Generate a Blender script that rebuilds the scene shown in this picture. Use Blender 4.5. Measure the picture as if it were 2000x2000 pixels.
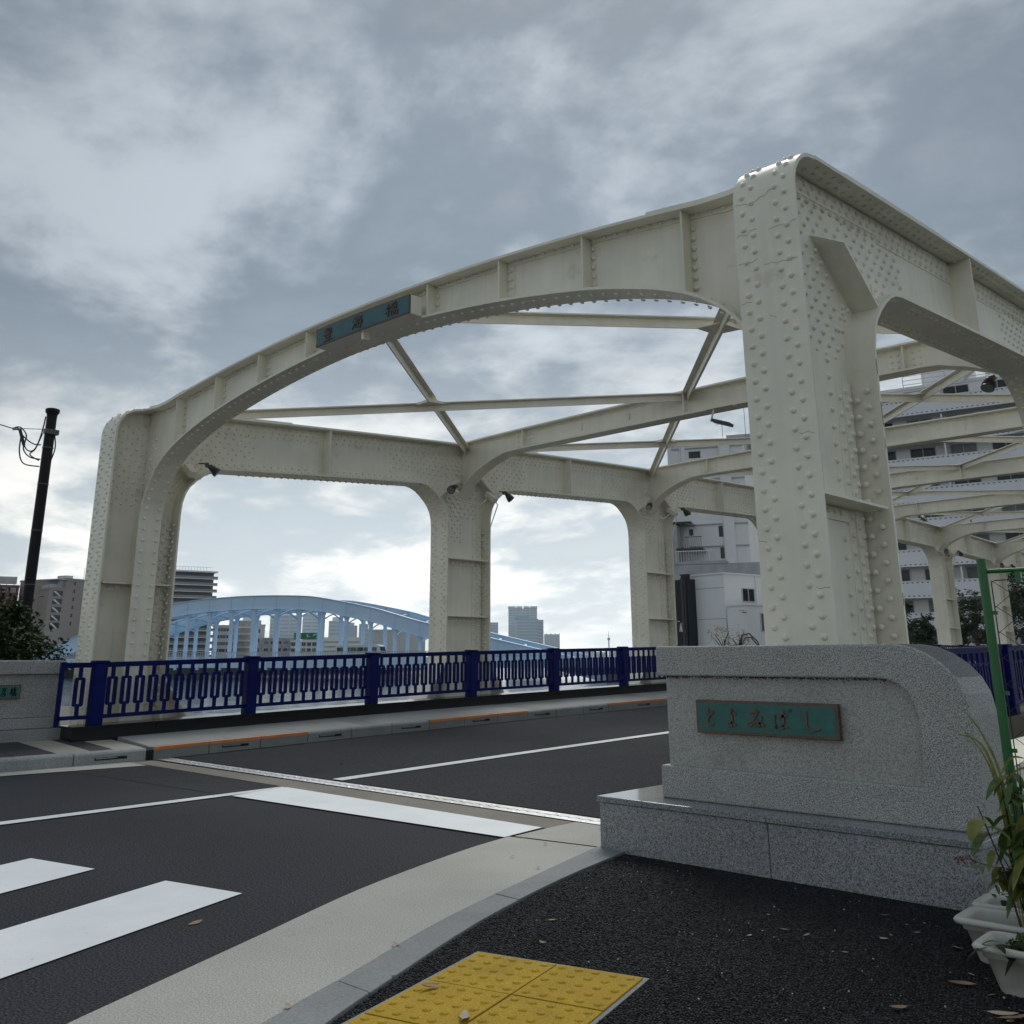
import bpy, bmesh, math, random
from mathutils import Vector, Matrix
R = math.radians
random.seed(7)
for o in list(bpy.data.objects): bpy.data.objects.remove(o)
sc = bpy.context.scene
COL = sc.collection

# ------------------------------------------------------------------ camera
F, PPX, PPY, H = 1849.0, 1000.0, 755.83, 1.0
YAW, PITCH, ROLL = -.7613, .2767, -.0039
fwd = Vector((math.sin(YAW)*math.cos(PITCH), math.cos(YAW)*math.cos(PITCH), math.sin(PITCH)))
rgt0 = Vector((math.cos(YAW), -math.sin(YAW), 0)); up0 = rgt0.cross(fwd)
rgt = rgt0*math.cos(ROLL) + up0*math.sin(ROLL); upv = up0*math.cos(ROLL) - rgt0*math.sin(ROLL)
cam = bpy.data.cameras.new('camera'); camo = bpy.data.objects.new('camera', cam); COL.objects.link(camo)
cam.sensor_width = 36; cam.lens = F/2000*36; cam.shift_y = (PPY-1000)/2000; cam.clip_end = 20000; cam.clip_start = .05
M = Matrix((rgt, upv, -fwd)).transposed().to_4x4(); M.translation = (0, 0, H)
camo.matrix_world = M; sc.camera = camo

# ------------------------------------------------------------------ world, sun, exposure
SUN_AZ, SUN_EL = R(-34), R(46)          # azimuth from +Y towards +X
sund = Vector((math.sin(SUN_AZ)*math.cos(SUN_EL), math.cos(SUN_AZ)*math.cos(SUN_EL), math.sin(SUN_EL)))
w = bpy.data.worlds.new('World'); sc.world = w; w.use_nodes = True
nt = w.node_tree; nt.nodes.clear()
def N(t, **k):
    n = nt.nodes.new(t)
    for a, b in k.items(): setattr(n, a, b)
    return n
def L(a, b): nt.links.new(a, b)
def mth(op, a, b=None, clamp=False):
    n = N('ShaderNodeMath', operation=op, use_clamp=clamp)
    for i, v in enumerate((a, b)):
        if v is None: continue
        if isinstance(v, (int, float)): n.inputs[i].default_value = v
        else: L(v, n.inputs[i])
    return n.outputs[0]
def mapr(v, a, b, c, d):
    n = N('ShaderNodeMapRange', interpolation_type='SMOOTHSTEP'); L(v, n.inputs[0])
    for i, x in enumerate((a, b, c, d)): n.inputs[i+1].default_value = x
    return n.outputs[0]
def mixc(f, a, b, bt='MIX'):
    n = N('ShaderNodeMix', data_type='RGBA', blend_type=bt)
    if isinstance(f, (int, float)): n.inputs[0].default_value = f
    else: L(f, n.inputs[0])
    for i, v in ((6, a), (7, b)):
        if isinstance(v, tuple): n.inputs[i].default_value = (*v, 1)
        else: L(v, n.inputs[i])
    return n.outputs[2]
sky = N('ShaderNodeTexSky', sky_type='NISHITA', sun_disc=False)
sky.sun_elevation = SUN_EL; sky.sun_rotation = SUN_AZ % (2*math.pi); sky.dust_density = 2.5; sky.air_density = 1.2
tc = N('ShaderNodeTexCoord'); sep = N('ShaderNodeSeparateXYZ'); L(tc.outputs['Generated'], sep.inputs[0])
X_, Y_, Z_ = sep.outputs
zc = mth('MAXIMUM', Z_, 0.0)
den = mth('ADD', zc, .22)
cx = mth('DIVIDE', X_, den); cy = mth('DIVIDE', Y_, den)
cmb = N('ShaderNodeCombineXYZ'); L(cx, cmb.inputs[0]); L(cy, cmb.inputs[1])
def noise(vec, scale, detail, rough, dist=0., loc=(0, 0, 0), scl=(1, 1, 1), rot=0.):
    mp = N('ShaderNodeMapping'); mp.inputs[1].default_value = loc; mp.inputs[3].default_value = scl; mp.inputs[2].default_value = (0, 0, rot); L(vec, mp.inputs[0])
    n = N('ShaderNodeTexNoise'); n.inputs['Scale'].default_value = scale; n.inputs['Detail'].default_value = detail
    n.inputs['Roughness'].default_value = rough; n.inputs['Distortion'].default_value = dist; L(mp.outputs[0], n.inputs[0])
    return n.outputs[0]
CLOC = (5.6, 4.2, 0)
n1 = noise(cmb.outputs[0], 1.7, 12, .58, .25, CLOC, (1, 1.1, 1), R(40))
n2 = noise(cmb.outputs[0], 5.5, 9, .60, .1, (7.3, 2.2, 0), (1, 1.1, 1), R(30))
n3 = noise(cmb.outputs[0], .7, 3, .5, .2, (1.3, 5.1, 0))
nn = mth('ADD', mth('ADD', mth('MULTIPLY', n1, .66), mth('MULTIPLY', n2, .20)), mth('MULTIPLY', n3, .26))
cf = mapr(nn, .50, .68, 0, 1)
# sun glow through the cloud deck
sv = N('ShaderNodeVectorMath', operation='DOT_PRODUCT'); L(tc.outputs['Generated'], sv.inputs[0]); sv.inputs[1].default_value = (math.sin(R(-42))*math.cos(R(14)), math.cos(R(-42))*math.cos(R(14)), math.sin(R(14)))
glow = mapr(sv.outputs['Value'], .80, 1.0, 0, 1)
low = mapr(Z_, .0, .37, 1, 0)
dark = mixc(low, (1.40, 1.76, 2.15), (4.5, 5.05, 5.4))
lite = mixc(low, (3.3, 3.7, 4.1), (9.6, 9.3, 8.5))
cl = mixc(cf, dark, lite)
gain = mth('ADD', 1.0, mth('MULTIPLY', glow, .22))
vm = N('ShaderNodeVectorMath', operation='SCALE'); L(cl, vm.inputs[0]); L(gain, vm.inputs['Scale'])
haz = mapr(Z_, -.02, .10, 1, 0)
cl2 = mixc(mth('MULTIPLY', haz, .55), vm.outputs[0], (10.2, 10.7, 10.5))
cover = mapr(nn, .40, .56, .93, .99)
fin = mixc(cover, sky.outputs[0], cl2)
bg = N('ShaderNodeBackground'); bg.inputs[1].default_value = .1; L(fin, bg.inputs[0])
wo = N('ShaderNodeOutputWorld'); L(bg.outputs[0], wo.inputs[0])
sl = bpy.data.lights.new('sun', 'SUN'); so = bpy.data.objects.new('sun', sl); COL.objects.link(so)
sl.energy = 1.5; sl.angle = R(28); sl.color = (1, .965, .9)
so.rotation_euler = (-sund).to_track_quat('-Z', 'Y').to_euler()
vs = sc.view_settings; vs.view_transform = 'Standard'; vs.look = 'None'; vs.gamma = 1; vs.exposure = 0.52; vs.use_curve_mapping = False
sc.cycles.max_bounces = 6; sc.cycles.diffuse_bounces = 3; sc.cycles.glossy_bounces = 3; sc.cycles.transparent_max_bounces = 8
sc.cycles.volume_bounces = 0; sc.cycles.caustics_reflective = False; sc.cycles.caustics_refractive = False

# ------------------------------------------------------------------ helpers
def wray(px, py):
    return rgt*((px-PPX)/F) + upv*(-(py-PPY)/F) + fwd
def at(px, py, d):                                  # the point at horizontal distance d in that direction
    r = wray(px, py); h = math.hypot(r.x, r.y); return Vector((0, 0, H)) + r*(d/h)
def onz(px, py, z=0.):
    r = wray(px, py); return Vector((0, 0, H)) + r*((z-H)/r.z)

def tag(o, label=None, cat=None, group=None, kind=None):
    if label: o['label'] = label
    if cat: o['category'] = cat
    if group: o['group'] = group
    if kind: o['kind'] = kind
    return o
def empty(name, loc=(0, 0, 0), rz=0., label=None, cat=None, group=None):
    o = bpy.data.objects.new(name, None); COL.objects.link(o); o.location = loc; o.rotation_euler[2] = rz
    o.empty_display_size = .2
    return tag(o, label, cat, group)
def link(name, me, parent=None, loc=(0, 0, 0), rot=(0, 0, 0), scl=(1, 1, 1), kind=None):
    o = bpy.data.objects.new(name, me); COL.objects.link(o); o.parent = parent
    o.location = loc; o.rotation_euler = rot; o.scale = scl
    if kind: o['kind'] = kind
    return o

class MB:
    def __init__(s): s.v = []; s.f = []; s.sm = []
    def add(s, vs_, fs, smooth=False):
        b = len(s.v); s.v += [tuple(v) for v in vs_]
        for f in fs: s.f.append([i+b for i in f]); s.sm.append(smooth)
    def box(s, x0, x1, y0, y1, z0, z1):
        s.add([(x0,y0,z0),(x1,y0,z0),(x1,y1,z0),(x0,y1,z0),(x0,y0,z1),(x1,y0,z1),(x1,y1,z1),(x0,y1,z1)],
              [(3,2,1,0),(4,5,6,7),(0,1,5,4),(1,2,6,5),(2,3,7,6),(3,0,4,7)]); return s
    def bar(s, a, b, w_, t, up=(0, 0, 1)):
        a, b = Vector(a), Vector(b); d = (b-a).normalized(); u = Vector(up)
        sd = d.cross(u)
        if sd.length < 1e-5: sd = d.cross(Vector((0, 1, 0)))
        sd.normalize(); u = sd.cross(d)
        c = [p + sd*(i*w_/2) + u*(j*t/2) for p in (a, b) for i, j in ((-1,-1),(1,-1),(1,1),(-1,1))]
        s.add(c, [(3,2,1,0),(4,5,6,7),(0,1,5,4),(1,2,6,5),(2,3,7,6),(3,0,4,7)]); return s
    def quad(s, a, b, c, d): s.add([a, b, c, d], [(0,1,2,3)]); return s
    def prism(s, poly, axis, lo, hi):                # poly in the two other axes; capped solid
        n = len(poly)
        def mk(p, q):
            return {'x': (q, p[0], p[1]), 'y': (p[0], q, p[1]), 'z': (p[0], p[1], q)}[axis]
        vs_ = [mk(p, lo) for p in poly] + [mk(p, hi) for p in poly]
        fs = [tuple(range(n))[::-1], tuple(range(n, 2*n))] + [(i, (i+1) % n, n+(i+1) % n, n+i) for i in range(n)]
        s.add(vs_, fs); return s
    def ribbon(s, pts, wv, w0, w1, o0, o1, flip=1, smooth=True):   # a plate bent along pts; wv its width direction
        pts = [Vector(p) for p in pts]; wv = Vector(wv); n = len(pts); nr = []
        for i in range(n):
            t = (pts[min(i+1, n-1)] - pts[max(i-1, 0)]).normalized(); nr.append(t.cross(wv).normalized()*flip)
        A = [p + wv*w0 + m*o0 for p, m in zip(pts, nr)]; B_ = [p + wv*w1 + m*o0 for p, m in zip(pts, nr)]
        C_ = [p + wv*w1 + m*o1 for p, m in zip(pts, nr)]; D_ = [p + wv*w0 + m*o1 for p, m in zip(pts, nr)]
        for a, b in ((A, B_), (B_, C_), (C_, D_), (D_, A)):
            s.add(a + b, [(i, i+1, n+i+1, n+i) for i in range(n-1)], smooth)
        for i in (0, n-1): s.add([A[i], B_[i], C_[i], D_[i]], [(0,1,2,3)])
        return s
    def tube(s, pts, r, seg=8, cap=True):
        pts = [Vector(p) for p in pts]; n = len(pts); rr = r if isinstance(r, (list, tuple)) else [r]*n
        vs_ = []; ref = None
        for i in range(n):
            t = (pts[min(i+1, n-1)] - pts[max(i-1, 0)]).normalized()
            if ref is None: ref = Vector((0, 0, 1)) if abs(t.z) < .9 else Vector((1, 0, 0))
            u = t.cross(ref).normalized(); v = u.cross(t).normalized(); ref = v
            for k in range(seg):
                a = 2*math.pi*k/seg; vs_.append(pts[i] + (u*math.cos(a) + v*math.sin(a))*rr[i])
        s.add(vs_, [(i*seg+k, i*seg+(k+1) % seg, (i+1)*seg+(k+1) % seg, (i+1)*seg+k) for i in range(n-1) for k in range(seg)], True)
        if cap:
            s.add(vs_[:seg], [tuple(range(seg))]); s.add(vs_[-seg:], [tuple(range(seg))[::-1]])
        return s
    def dome(s, p, n, r, h, seg=6):
        p, n = Vector(p), Vector(n).normalized(); u = n.orthogonal().normalized(); v = n.cross(u)
        vs_ = []
        for rr, hh in ((1, -.15), (.97, .25), (.62, .8)):
            for k in range(seg):
                a = 2*math.pi*k/seg; vs_.append(p + (u*math.cos(a) + v*math.sin(a))*(r*rr) + n*(h*hh))
        vs_.append(p + n*h)
        fs = [(j*seg+k, j*seg+(k+1) % seg, (j+1)*seg+(k+1) % seg, (j+1)*seg+k) for j in range(2) for k in range(seg)] + [(2*seg+k, 2*seg+(k+1) % seg, 3*seg) for k in range(seg)]
        s.add(vs_, fs, True); return s
    def mesh(s, name, mat):
        me = bpy.data.meshes.new(name); me.from_pydata(s.v, [], s.f); me.polygons.foreach_set('use_smooth', s.sm)
        bm = bmesh.new(); bm.from_mesh(me); bmesh.ops.recalc_face_normals(bm, faces=bm.faces); bm.to_mesh(me); bm.free()
        me.materials.append(mat); me.update(); return me
    def build(s, name, mat, parent=None, loc=(0, 0, 0), rot=(0, 0, 0), kind=None, bevel=0, seg=2):
        o = link(name, s.mesh(name, mat), parent, loc, rot, kind=kind)
        if bevel:
            m = o.modifiers.new('bevel', 'BEVEL'); m.width = bevel; m.segments = seg; m.limit_method = 'ANGLE'; m.angle_limit = R(40)
        return o
def leafmesh(name, items, mat, parent=None, kind=None, loc=(0, 0, 0)):   # items: (pos, dir, normal, length, width)
    v = []; f = []
    for p, d, n, l, wd in items:
        d = d.normalized(); s_ = d.cross(n)
        if s_.length < 1e-4: continue
        s_.normalize(); n = s_.cross(d); b = len(v)
        v += [p, p + d*l*.5 + s_*wd*.5 + n*l*.06, p + d*l, p + d*l*.5 - s_*wd*.5 + n*l*.06]
        f.append((b, b+1, b+2)); f.append((b, b+2, b+3))
    me = bpy.data.meshes.new(name); me.from_pydata([tuple(x) for x in v], [], f); me.materials.append(mat)
    return link(name, me, parent, loc, kind=kind)
def rv(): 
    while True:
        q = Vector((random.uniform(-1, 1), random.uniform(-1, 1), random.uniform(-1, 1)))
        if .05 < q.length < 1: return q

# ------------------------------------------------------------------ materials
def pmat(name, col, rough=.6, var=.12, scale=4., bump=0., bscale=60., metal=0., spec=.5, streak=0., speck=None, spscale=200., dirt=None, trans=0.):
    m = bpy.data.materials.new(name); m.use_nodes = True; t = m.node_tree; P = t.nodes['Principled BSDF']
    P.inputs['Roughness'].default_value = rough; P.inputs['Metallic'].default_value = metal; P.inputs['Specular IOR Level'].default_value = spec
    def n_(ty, **k):
        q = t.nodes.new(ty)
        for a, b in k.items(): setattr(q, a, b)
        return q
    geo = n_('ShaderNodeNewGeometry')
    def nz(sc_, det=4, scl=(1, 1, 1), rgh=.55):
        mp = n_('ShaderNodeMapping'); mp.inputs[3].default_value = scl; t.links.new(geo.outputs['Position'], mp.inputs[0])
        q = n_('ShaderNodeTexNoise'); q.inputs['Scale'].default_value = sc_; q.inputs['Detail'].default_value = det; q.inputs['Roughness'].default_value = rgh
        t.links.new(mp.outputs[0], q.inputs[0]); return q.outputs[0]
    def mr(v, a, b, c, d):
        q = n_('ShaderNodeMapRange'); t.links.new(v, q.inputs[0])
        for i, x in enumerate((a, b, c, d)): q.inputs[i+1].default_value = x
        return q.outputs[0]
    def mul(c, fac_out):
        q = n_('ShaderNodeMix', data_type='RGBA', blend_type='MULTIPLY'); q.inputs[0].default_value = 1
        if isinstance(c, tuple): q.inputs[6].default_value = (*c, 1)
        else: t.links.new(c, q.inputs[6])
        t.links.new(fac_out, q.inputs[7]); return q.outputs[2]
    c = tuple(col)
    if var: c = mul(c, mr(nz(scale, 5), .3, .7, 1-var, 1+var))
    if streak: c = mul(c, mr(nz(14, 4, (1, 1, .04)), .35, .7, 1+streak*.3, 1-streak))
    if speck:                                       # (dark, light) multipliers of a fine grain
        v_ = nz(spscale, 2, rgh=.7); c = mul(c, mr(v_, .34, .66, speck[0], speck[1]))
    if dirt:                                        # (colour, threshold, scale): stains with a shape of their own
        q = n_('ShaderNodeMix', data_type='RGBA'); t.links.new(mr(nz(dirt[2], 6), dirt[1], dirt[1]+.18, 0, .8), q.inputs[0])
        if isinstance(c, tuple): q.inputs[6].default_value = (*c, 1)
        else: t.links.new(c, q.inputs[6])
        q.inputs[7].default_value = (*dirt[0], 1); c = q.outputs[2]
    if isinstance(c, tuple): P.inputs['Base Color'].default_value = (*c, 1)
    else: t.links.new(c, P.inputs['Base Color'])
    if bump:
        b = n_('ShaderNodeBump'); b.inputs['Strength'].default_value = 1; b.inputs['Distance'].default_value = bump
        t.links.new(nz(bscale, 4), b.inputs['Height']); t.links.new(b.outputs[0], P.inputs['Normal'])
    if trans:
        P.inputs['Subsurface Weight'].default_value = 0
        tr = n_('ShaderNodeBsdfTranslucent'); mx = n_('ShaderNodeMixShader'); mx.inputs[0].default_value = trans
        if isinstance(c, tuple): tr.inputs[0].default_value = (*c, 1)
        else: t.links.new(c, tr.inputs[0])
        out = t.nodes['Material Output']; t.links.new(P.outputs[0], mx.inputs[1]); t.links.new(tr.outputs[0], mx.inputs[2]); t.links.new(mx.outputs[0], out.inputs[0])
    return m
CREAM = (.83, .795, .67)
m_cream = pmat('cream_paint', CREAM, .42, .07, 2.5, .0006, 90, spec=.4, streak=.05, dirt=((.44, .39, .29), .66, 4.))
m_creamf = pmat('cream_paint_far', CREAM, .45, .06, 1.5, spec=.4)
m_rust = pmat('rusty_edge', (.10, .055, .03), .8, .4, 30)
m_asph = pmat('asphalt', (.030, .032, .037), .9, .14, .6, .004, 170, spec=.12, speck=(.1, 2.3), spscale=115)
m_asphb = pmat('asphalt_deck', (.029, .031, .036), .9, .18, .5, .005, 130, spec=.12, speck=(.3, 1.9), spscale=80)
m_por = pmat('porous_asphalt', (.014, .0145, .0155), .85, .2, 3., .0, 1, spec=.15)
m_conc = pmat('gutter_concrete', (.40, .395, .36), .85, .10, 1.6, .002, 200, spec=.25, speck=(.68, 1.32), spscale=160, dirt=((.12, .105, .08), .66, 2.5))
m_joint = pmat('joint_concrete', (.21, .195, .165), .85, .14, 2., .002, 160, spec=.25, speck=(.8, 1.2), spscale=160)
m_kerbn = pmat('kerb_concrete', (.25, .26, .255), .8, .14, 3., .002, 120, spec=.3, speck=(.85, 1.15), spscale=120)
m_kerbf = pmat('flush_kerb_concrete', (.225, .235, .24), .8, .12, 3.5, .002, 120, spec=.3, speck=(.85, 1.15), spscale=120, dirt=((.13, .135, .135), .6, 4.))
m_kerb = pmat('kerb_granite', (.30, .31, .31), .75, .12, 2., .003, 90, spec=.3, speck=(.6, 1.4), spscale=130, dirt=((.10, .10, .09), .6, 3.))
m_slab = pmat('paving_slab', (.29, .295, .285), .8, .10, 1.3, .001, 150, speck=(.85, 1.15), spscale=150)
m_slabk = pmat('paving_black', (.035, .035, .038), .8, .2, 3., .002, 120)
m_slabb = pmat('paving_beige', (.36, .34, .29), .8, .1, 2., .001, 150)
m_white = pmat('road_paint', (.70, .74, .76), .6, .07, 2.5, .001, 150, dirt=((.22, .23, .24), .655, 38.))
m_wline = pmat('worn_road_paint', (.62, .65, .66), .65, .1, 3., .001, 150, dirt=((.09, .09, .095), .60, 16.))
m_gran = pmat('granite', (.37, .37, .35), .6, .10, 1.6, .0008, 160, spec=.35, speck=(.25, 1.65), spscale=190)
m_granq = pmat('granite_panel', (.39, .385, .36), .7, .10, 1.6, .0006, 160, spec=.3, speck=(.55, 1.35), spscale=190, dirt=((.22, .20, .165), .61, 2.6))
m_granf = pmat('granite_fine', (.27, .275, .275), .55, .10, 1.6, .0006, 160, spec=.4, speck=(.25, 1.65), spscale=190)
m_granp = pmat('granite_polished', (.24, .255, .265), .10, .10, 1.6, spec=.6, speck=(.3, 1.6), spscale=130)
m_granl = pmat('granite_weathered', (.34, .335, .32), .7, .14, 1.2, .001, 150, spec=.3, speck=(.55, 1.4), spscale=110, dirt=((.21, .185, .15), .58, 2.))
m_bronze = pmat('bronze', (.13, .085, .062), .5, .25, 30, metal=.3)
m_verdi = pmat('verdigris', (.030, .135, .115), .55, .16, 22, .0006, 220)
m_verdi2 = pmat('plate_enamel', (.035, .125, .14), .5, .12, 9)
m_blue = pmat('blue_paint', (.0008, .006, .095), .5, .2, 6, spec=.14)
m_blackst = pmat('black_granite', (.008, .009, .010), .18, .2, 20, spec=.5)
m_orange = pmat('orange_paint', (.72, .25, .07), .6, .12, 8)
m_steel = pmat('worn_steel', (.55, .56, .57), .38, .2, 9, metal=.85, dirt=((.2, .2, .2), .62, 12.))
m_dark = pmat('dark_void', (.006, .006, .006), .8, 0)
m_black = pmat('black_metal', (.008, .008, .009), .5, .2, 5, spec=.2)
m_cable = pmat('black_cable', (.012, .012, .013), .5, 0)
m_lamp = pmat('lamp_housing', (.05, .052, .055), .4, .2, 20)
m_lampg = pmat('lamp_glass', (.22, .23, .24), .08, 0)
m_tact = pmat('tactile_yellow', (.43, .275, .018), .75, .12, 7., .0008, 260, spec=.15, speck=(.7, 1.25), spscale=200, dirt=((.16, .11, .03), .66, 8.))
m_plast = pmat('planter_plastic', (.46, .45, .40), .45, .08, 6, dirt=((.20, .19, .14), .60, 7.))
m_soil = pmat('soil', (.018, .014, .010), .9, .4, 40, .004, 80)
m_green = pmat('green_paint', (.012, .135, .03), .35, .08, 10)
m_leafd = pmat('leaf_dark', (.017, .034, .009), .6, .6, 6, trans=.15, spec=.15)
m_leafm = pmat('leaf_mid', (.075, .125, .022), .45, .4, 30, trans=.3)
m_leafy = pmat('leaf_yellow', (.21, .22, .045), .5, .3, 25, trans=.35)
m_leaft = pmat('leaf_tree', (.035, .065, .025), .6, .5, 1.2, trans=.2, spec=.2)
m_leafa = pmat('leaf_autumn', (.26, .19, .075), .6, .35, 3, trans=.25)
m_dry = pmat('leaf_dry', (.24, .145, .085), .6, .35, 20, trans=.1)
m_dry2 = pmat('leaf_dry_pale', (.36, .27, .18), .6, .3, 20)
m_bark = pmat('bark', (.06, .048, .035), .85, .3, 20, .003, 60)
m_pink = pmat('flower_pink', (.13, .012, .04), .5, .3, 60)
m_moss = pmat('moss', (.055, .085, .016), .8, .5, 60, .003, 200)
m_water = pmat('river_water', (.035, .05, .055), .06, .1, .05, spec=.6)
m_quay = pmat('quay_wall', (.11, .11, .105), .85, .25, .2)
m_quayshade = pmat('quay_shaded', (.03, .034, .032), .85, .25, .2)  # quay colour with the shade below the blue bridge painted in
m_land = pmat('ground_land', (.10, .10, .095), .9, .2, .05)
m_agg = pmat('pavement_stone', (.0235, .024, .025), .75, .2, 3., spec=.16, speck=(.2, 2.2), spscale=75)
# porous pavement: cells with deep gaps
def cellbump(m, scale, dist):
    t = m.node_tree; P = t.nodes['Principled BSDF']
    g = t.nodes.new('ShaderNodeNewGeometry'); v = t.nodes.new('ShaderNodeTexVoronoi'); v.inputs['Scale'].default_value = scale
    t.links.new(g.outputs['Position'], v.inputs[0])
    b = t.nodes.new('ShaderNodeBump'); b.invert = True; b.inputs['Strength'].default_value = 1; b.inputs['Distance'].default_value = dist
    t.links.new(v.outputs['Distance'], b.inputs['Height']); t.links.new(b.outputs[0], P.inputs['Normal'])
    mr = t.nodes.new('ShaderNodeMapRange'); t.links.new(v.outputs['Color'], mr.inputs[0])
    for i, x in enumerate((0, 1, .2, 2.4)): mr.inputs[i+1].default_value = x
    old = P.inputs['Base Color'].links[0].from_socket
    q = t.nodes.new('ShaderNodeMix'); q.data_type = 'RGBA'; q.blend_type = 'MULTIPLY'; q.inputs[0].default_value = 1
    t.links.new(old, q.inputs[6]); t.links.new(mr.outputs[0], q.inputs[7]); t.links.new(q.outputs[2], P.inputs['Base Color'])
cellbump(m_por, 92, .03)
def waves(m):
    t = m.node_tree; P = t.nodes['Principled BSDF']; g = t.nodes.new('ShaderNodeNewGeometry'); last = None
    for sc_, d, s in ((.45, .15, (1, 1, 1)), (1.8, .05, (1, 1.4, 1)), (.10, .2, (1, 1, 1))):
        mp = t.nodes.new('ShaderNodeMapping'); mp.inputs[3].default_value = s; t.links.new(g.outputs['Position'], mp.inputs[0])
        n = t.nodes.new('ShaderNodeTexNoise'); n.inputs['Scale'].default_value = sc_; n.inputs['Detail'].default_value = 4; t.links.new(mp.outputs[0], n.inputs[0])
        b = t.nodes.new('ShaderNodeBump'); b.inputs['Distance'].default_value = d; t.links.new(n.outputs[0], b.inputs['Height'])
        if last: t.links.new(last, b.inputs['Normal'])
        last = b.outputs[0]
    t.links.new(last, P.inputs['Normal'])
waves(m_water)

# ------------------------------------------------------------------ shared shape of the bridge
YP, XR, XL, BF, Y0, PN, DP = 4.889, -2.511, -11.59, .412, 5.034, 5.413, .937
YMID, NP_ = 29.79, 9
XC = (XR+XL)/2
def rise(y): return .31*(1-((y-YMID)/25.2)**2) if y > 4.65 else 0.
def ztop(y): return 5.045 - 1.01*((YMID-y)/24.3)**2
def zsof(y): return ztop(y) - .68
ROADL, ROADR = -9.68, -3.92          # kerb faces on the bridge

# ------------------------------------------------------------------ ground, road, water (the setting)
def sheet(name, poly, z, mat, kind='structure', parent=None):
    mb = MB(); mb.add([(p[0], p[1], z) for p in poly], [tuple(range(len(poly)))]); return mb.build(name, mat, parent, kind=kind)
sheet('water', [(-3200, -3200), (3200, -3200), (3200, 3200), (-3200, 3200)], -3.0, m_water)
mb = MB(); mb.prism([(60, -80), (60, 4.9), (-12.2, 4.9), (-12.2, 9), (-60, 9), (-60, -80)], 'z', -6, -.012)
mb.build('near_bank', m_land, kind='structure')
mb = MB(); mb.prism([(-40, 56), (60, 56), (400, 56), (900, 700), (200, 900), (-60, 500), (-112, 150)], 'z', -6, -.4)
mb.build('far_bank', m_quay, kind='structure')
# land behind the blue bridge and far down the river
fl = [at(px, 1290, d) for px, d in ((-900, 260), (-300, 260), (150, 255), (500, 250), (760, 262), (900, 420), (985, 900), (1160, 1300), (1180, 2600), (1000, 3200), (400, 2600), (-900, 2000))]
mb = MB(); mb.prism([(p.x, p.y) for p in fl], 'z', -6, -1.2); mb.build('far_shore', m_quayshade, kind='structure')

# near road: asphalt up to the curved gutter; gutter, flush kerb and pavement follow the same curve
def curve(tab, n=5):                                  # smooth polyline through a table of (x, y)
    out = []
    for i in range(len(tab)-1):
        p0, p1, p2, p3 = tab[max(i-1, 0)], tab[i], tab[i+1], tab[min(i+2, len(tab)-1)]
        for k in range(n):
            t = k/n
            out.append(tuple(.5*((2*p1[a]) + (-p0[a]+p2[a])*t + (2*p0[a]-5*p1[a]+4*p2[a]-p3[a])*t*t + (-p0[a]+3*p1[a]-3*p2[a]+p3[a])*t**3) for a in (0, 1)))
    return out + [tuple(tab[-1])]
g_out = [(-1.9, -6), (-2.35, -1), (-2.66, .5), (-3.05, 1.397), (-3.391, 2.178), (-3.72, 2.93), (-4.0, 3.80), (-4.10, 4.26)]
k_out = [(-1.1, -6), (-1.75, -1), (-2.13, .6), (-2.42, 1.32), (-2.627, 1.738), (-2.778, 2.121), (-3.055, 2.794), (-3.30, 3.581), (-3.53, 4.353)]
k_in = [(-.9, -6), (-1.58, -1), (-1.97, .7), (-2.27, 1.42), (-2.475, 1.83), (-2.64, 2.20), (-2.92, 2.87), (-3.16, 3.63), (-3.33, 4.36)]
go_, ko_, ki_ = curve(g_out), curve(k_out), curve(k_in)
sheet('road', [(-14, -40), (8, -40), (8, -6)] + go_ + [(-4.10, 4.28), (-4.12, 4.62), (-9.62, 4.44), (-9.66, 3.4), (-9.7, -40)], 0, m_asph)
def strip(name, a, b, z, mat, parent=None, kind='structure'):
    mb = MB(); n = len(a)
    mb.add([(p[0], p[1], z) for p in a] + [(p[0], p[1], z) for p in b], [(i, i+1, n+i+1, n+i) for i in range(n-1)]); return mb.build(name, mat, parent, kind=kind)
def resample(pts, n):
    ds = [0]
    for i in range(1, len(pts)): ds.append(ds[-1] + math.dist(pts[i], pts[i-1]))
    out = []
    for k in range(n):
        t = ds[-1]*k/(n-1); i = max(j for j in range(len(ds)) if ds[j] <= t+1e-9); i = min(i, len(pts)-2)
        f = (t-ds[i])/max(ds[i+1]-ds[i], 1e-9); out.append(tuple(pts[i][a]+(pts[i+1][a]-pts[i][a])*f for a in (0, 1)))
    return out
gutter = strip('gutter', resample(go_, 60), resample(ko_, 60), .006, m_conc)
sheet('gutter_end', [(-4.085, 4.29), (-3.53, 4.375), (-3.53, 4.9), (-4.13, 4.9), (-4.12, 4.62)], .006, m_conc)
sheet('pavement', ki_ + [(-3.3, 4.36), (4, 4.36), (4, 9), (20, 9), (20, -6)], .0, m_por)
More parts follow.
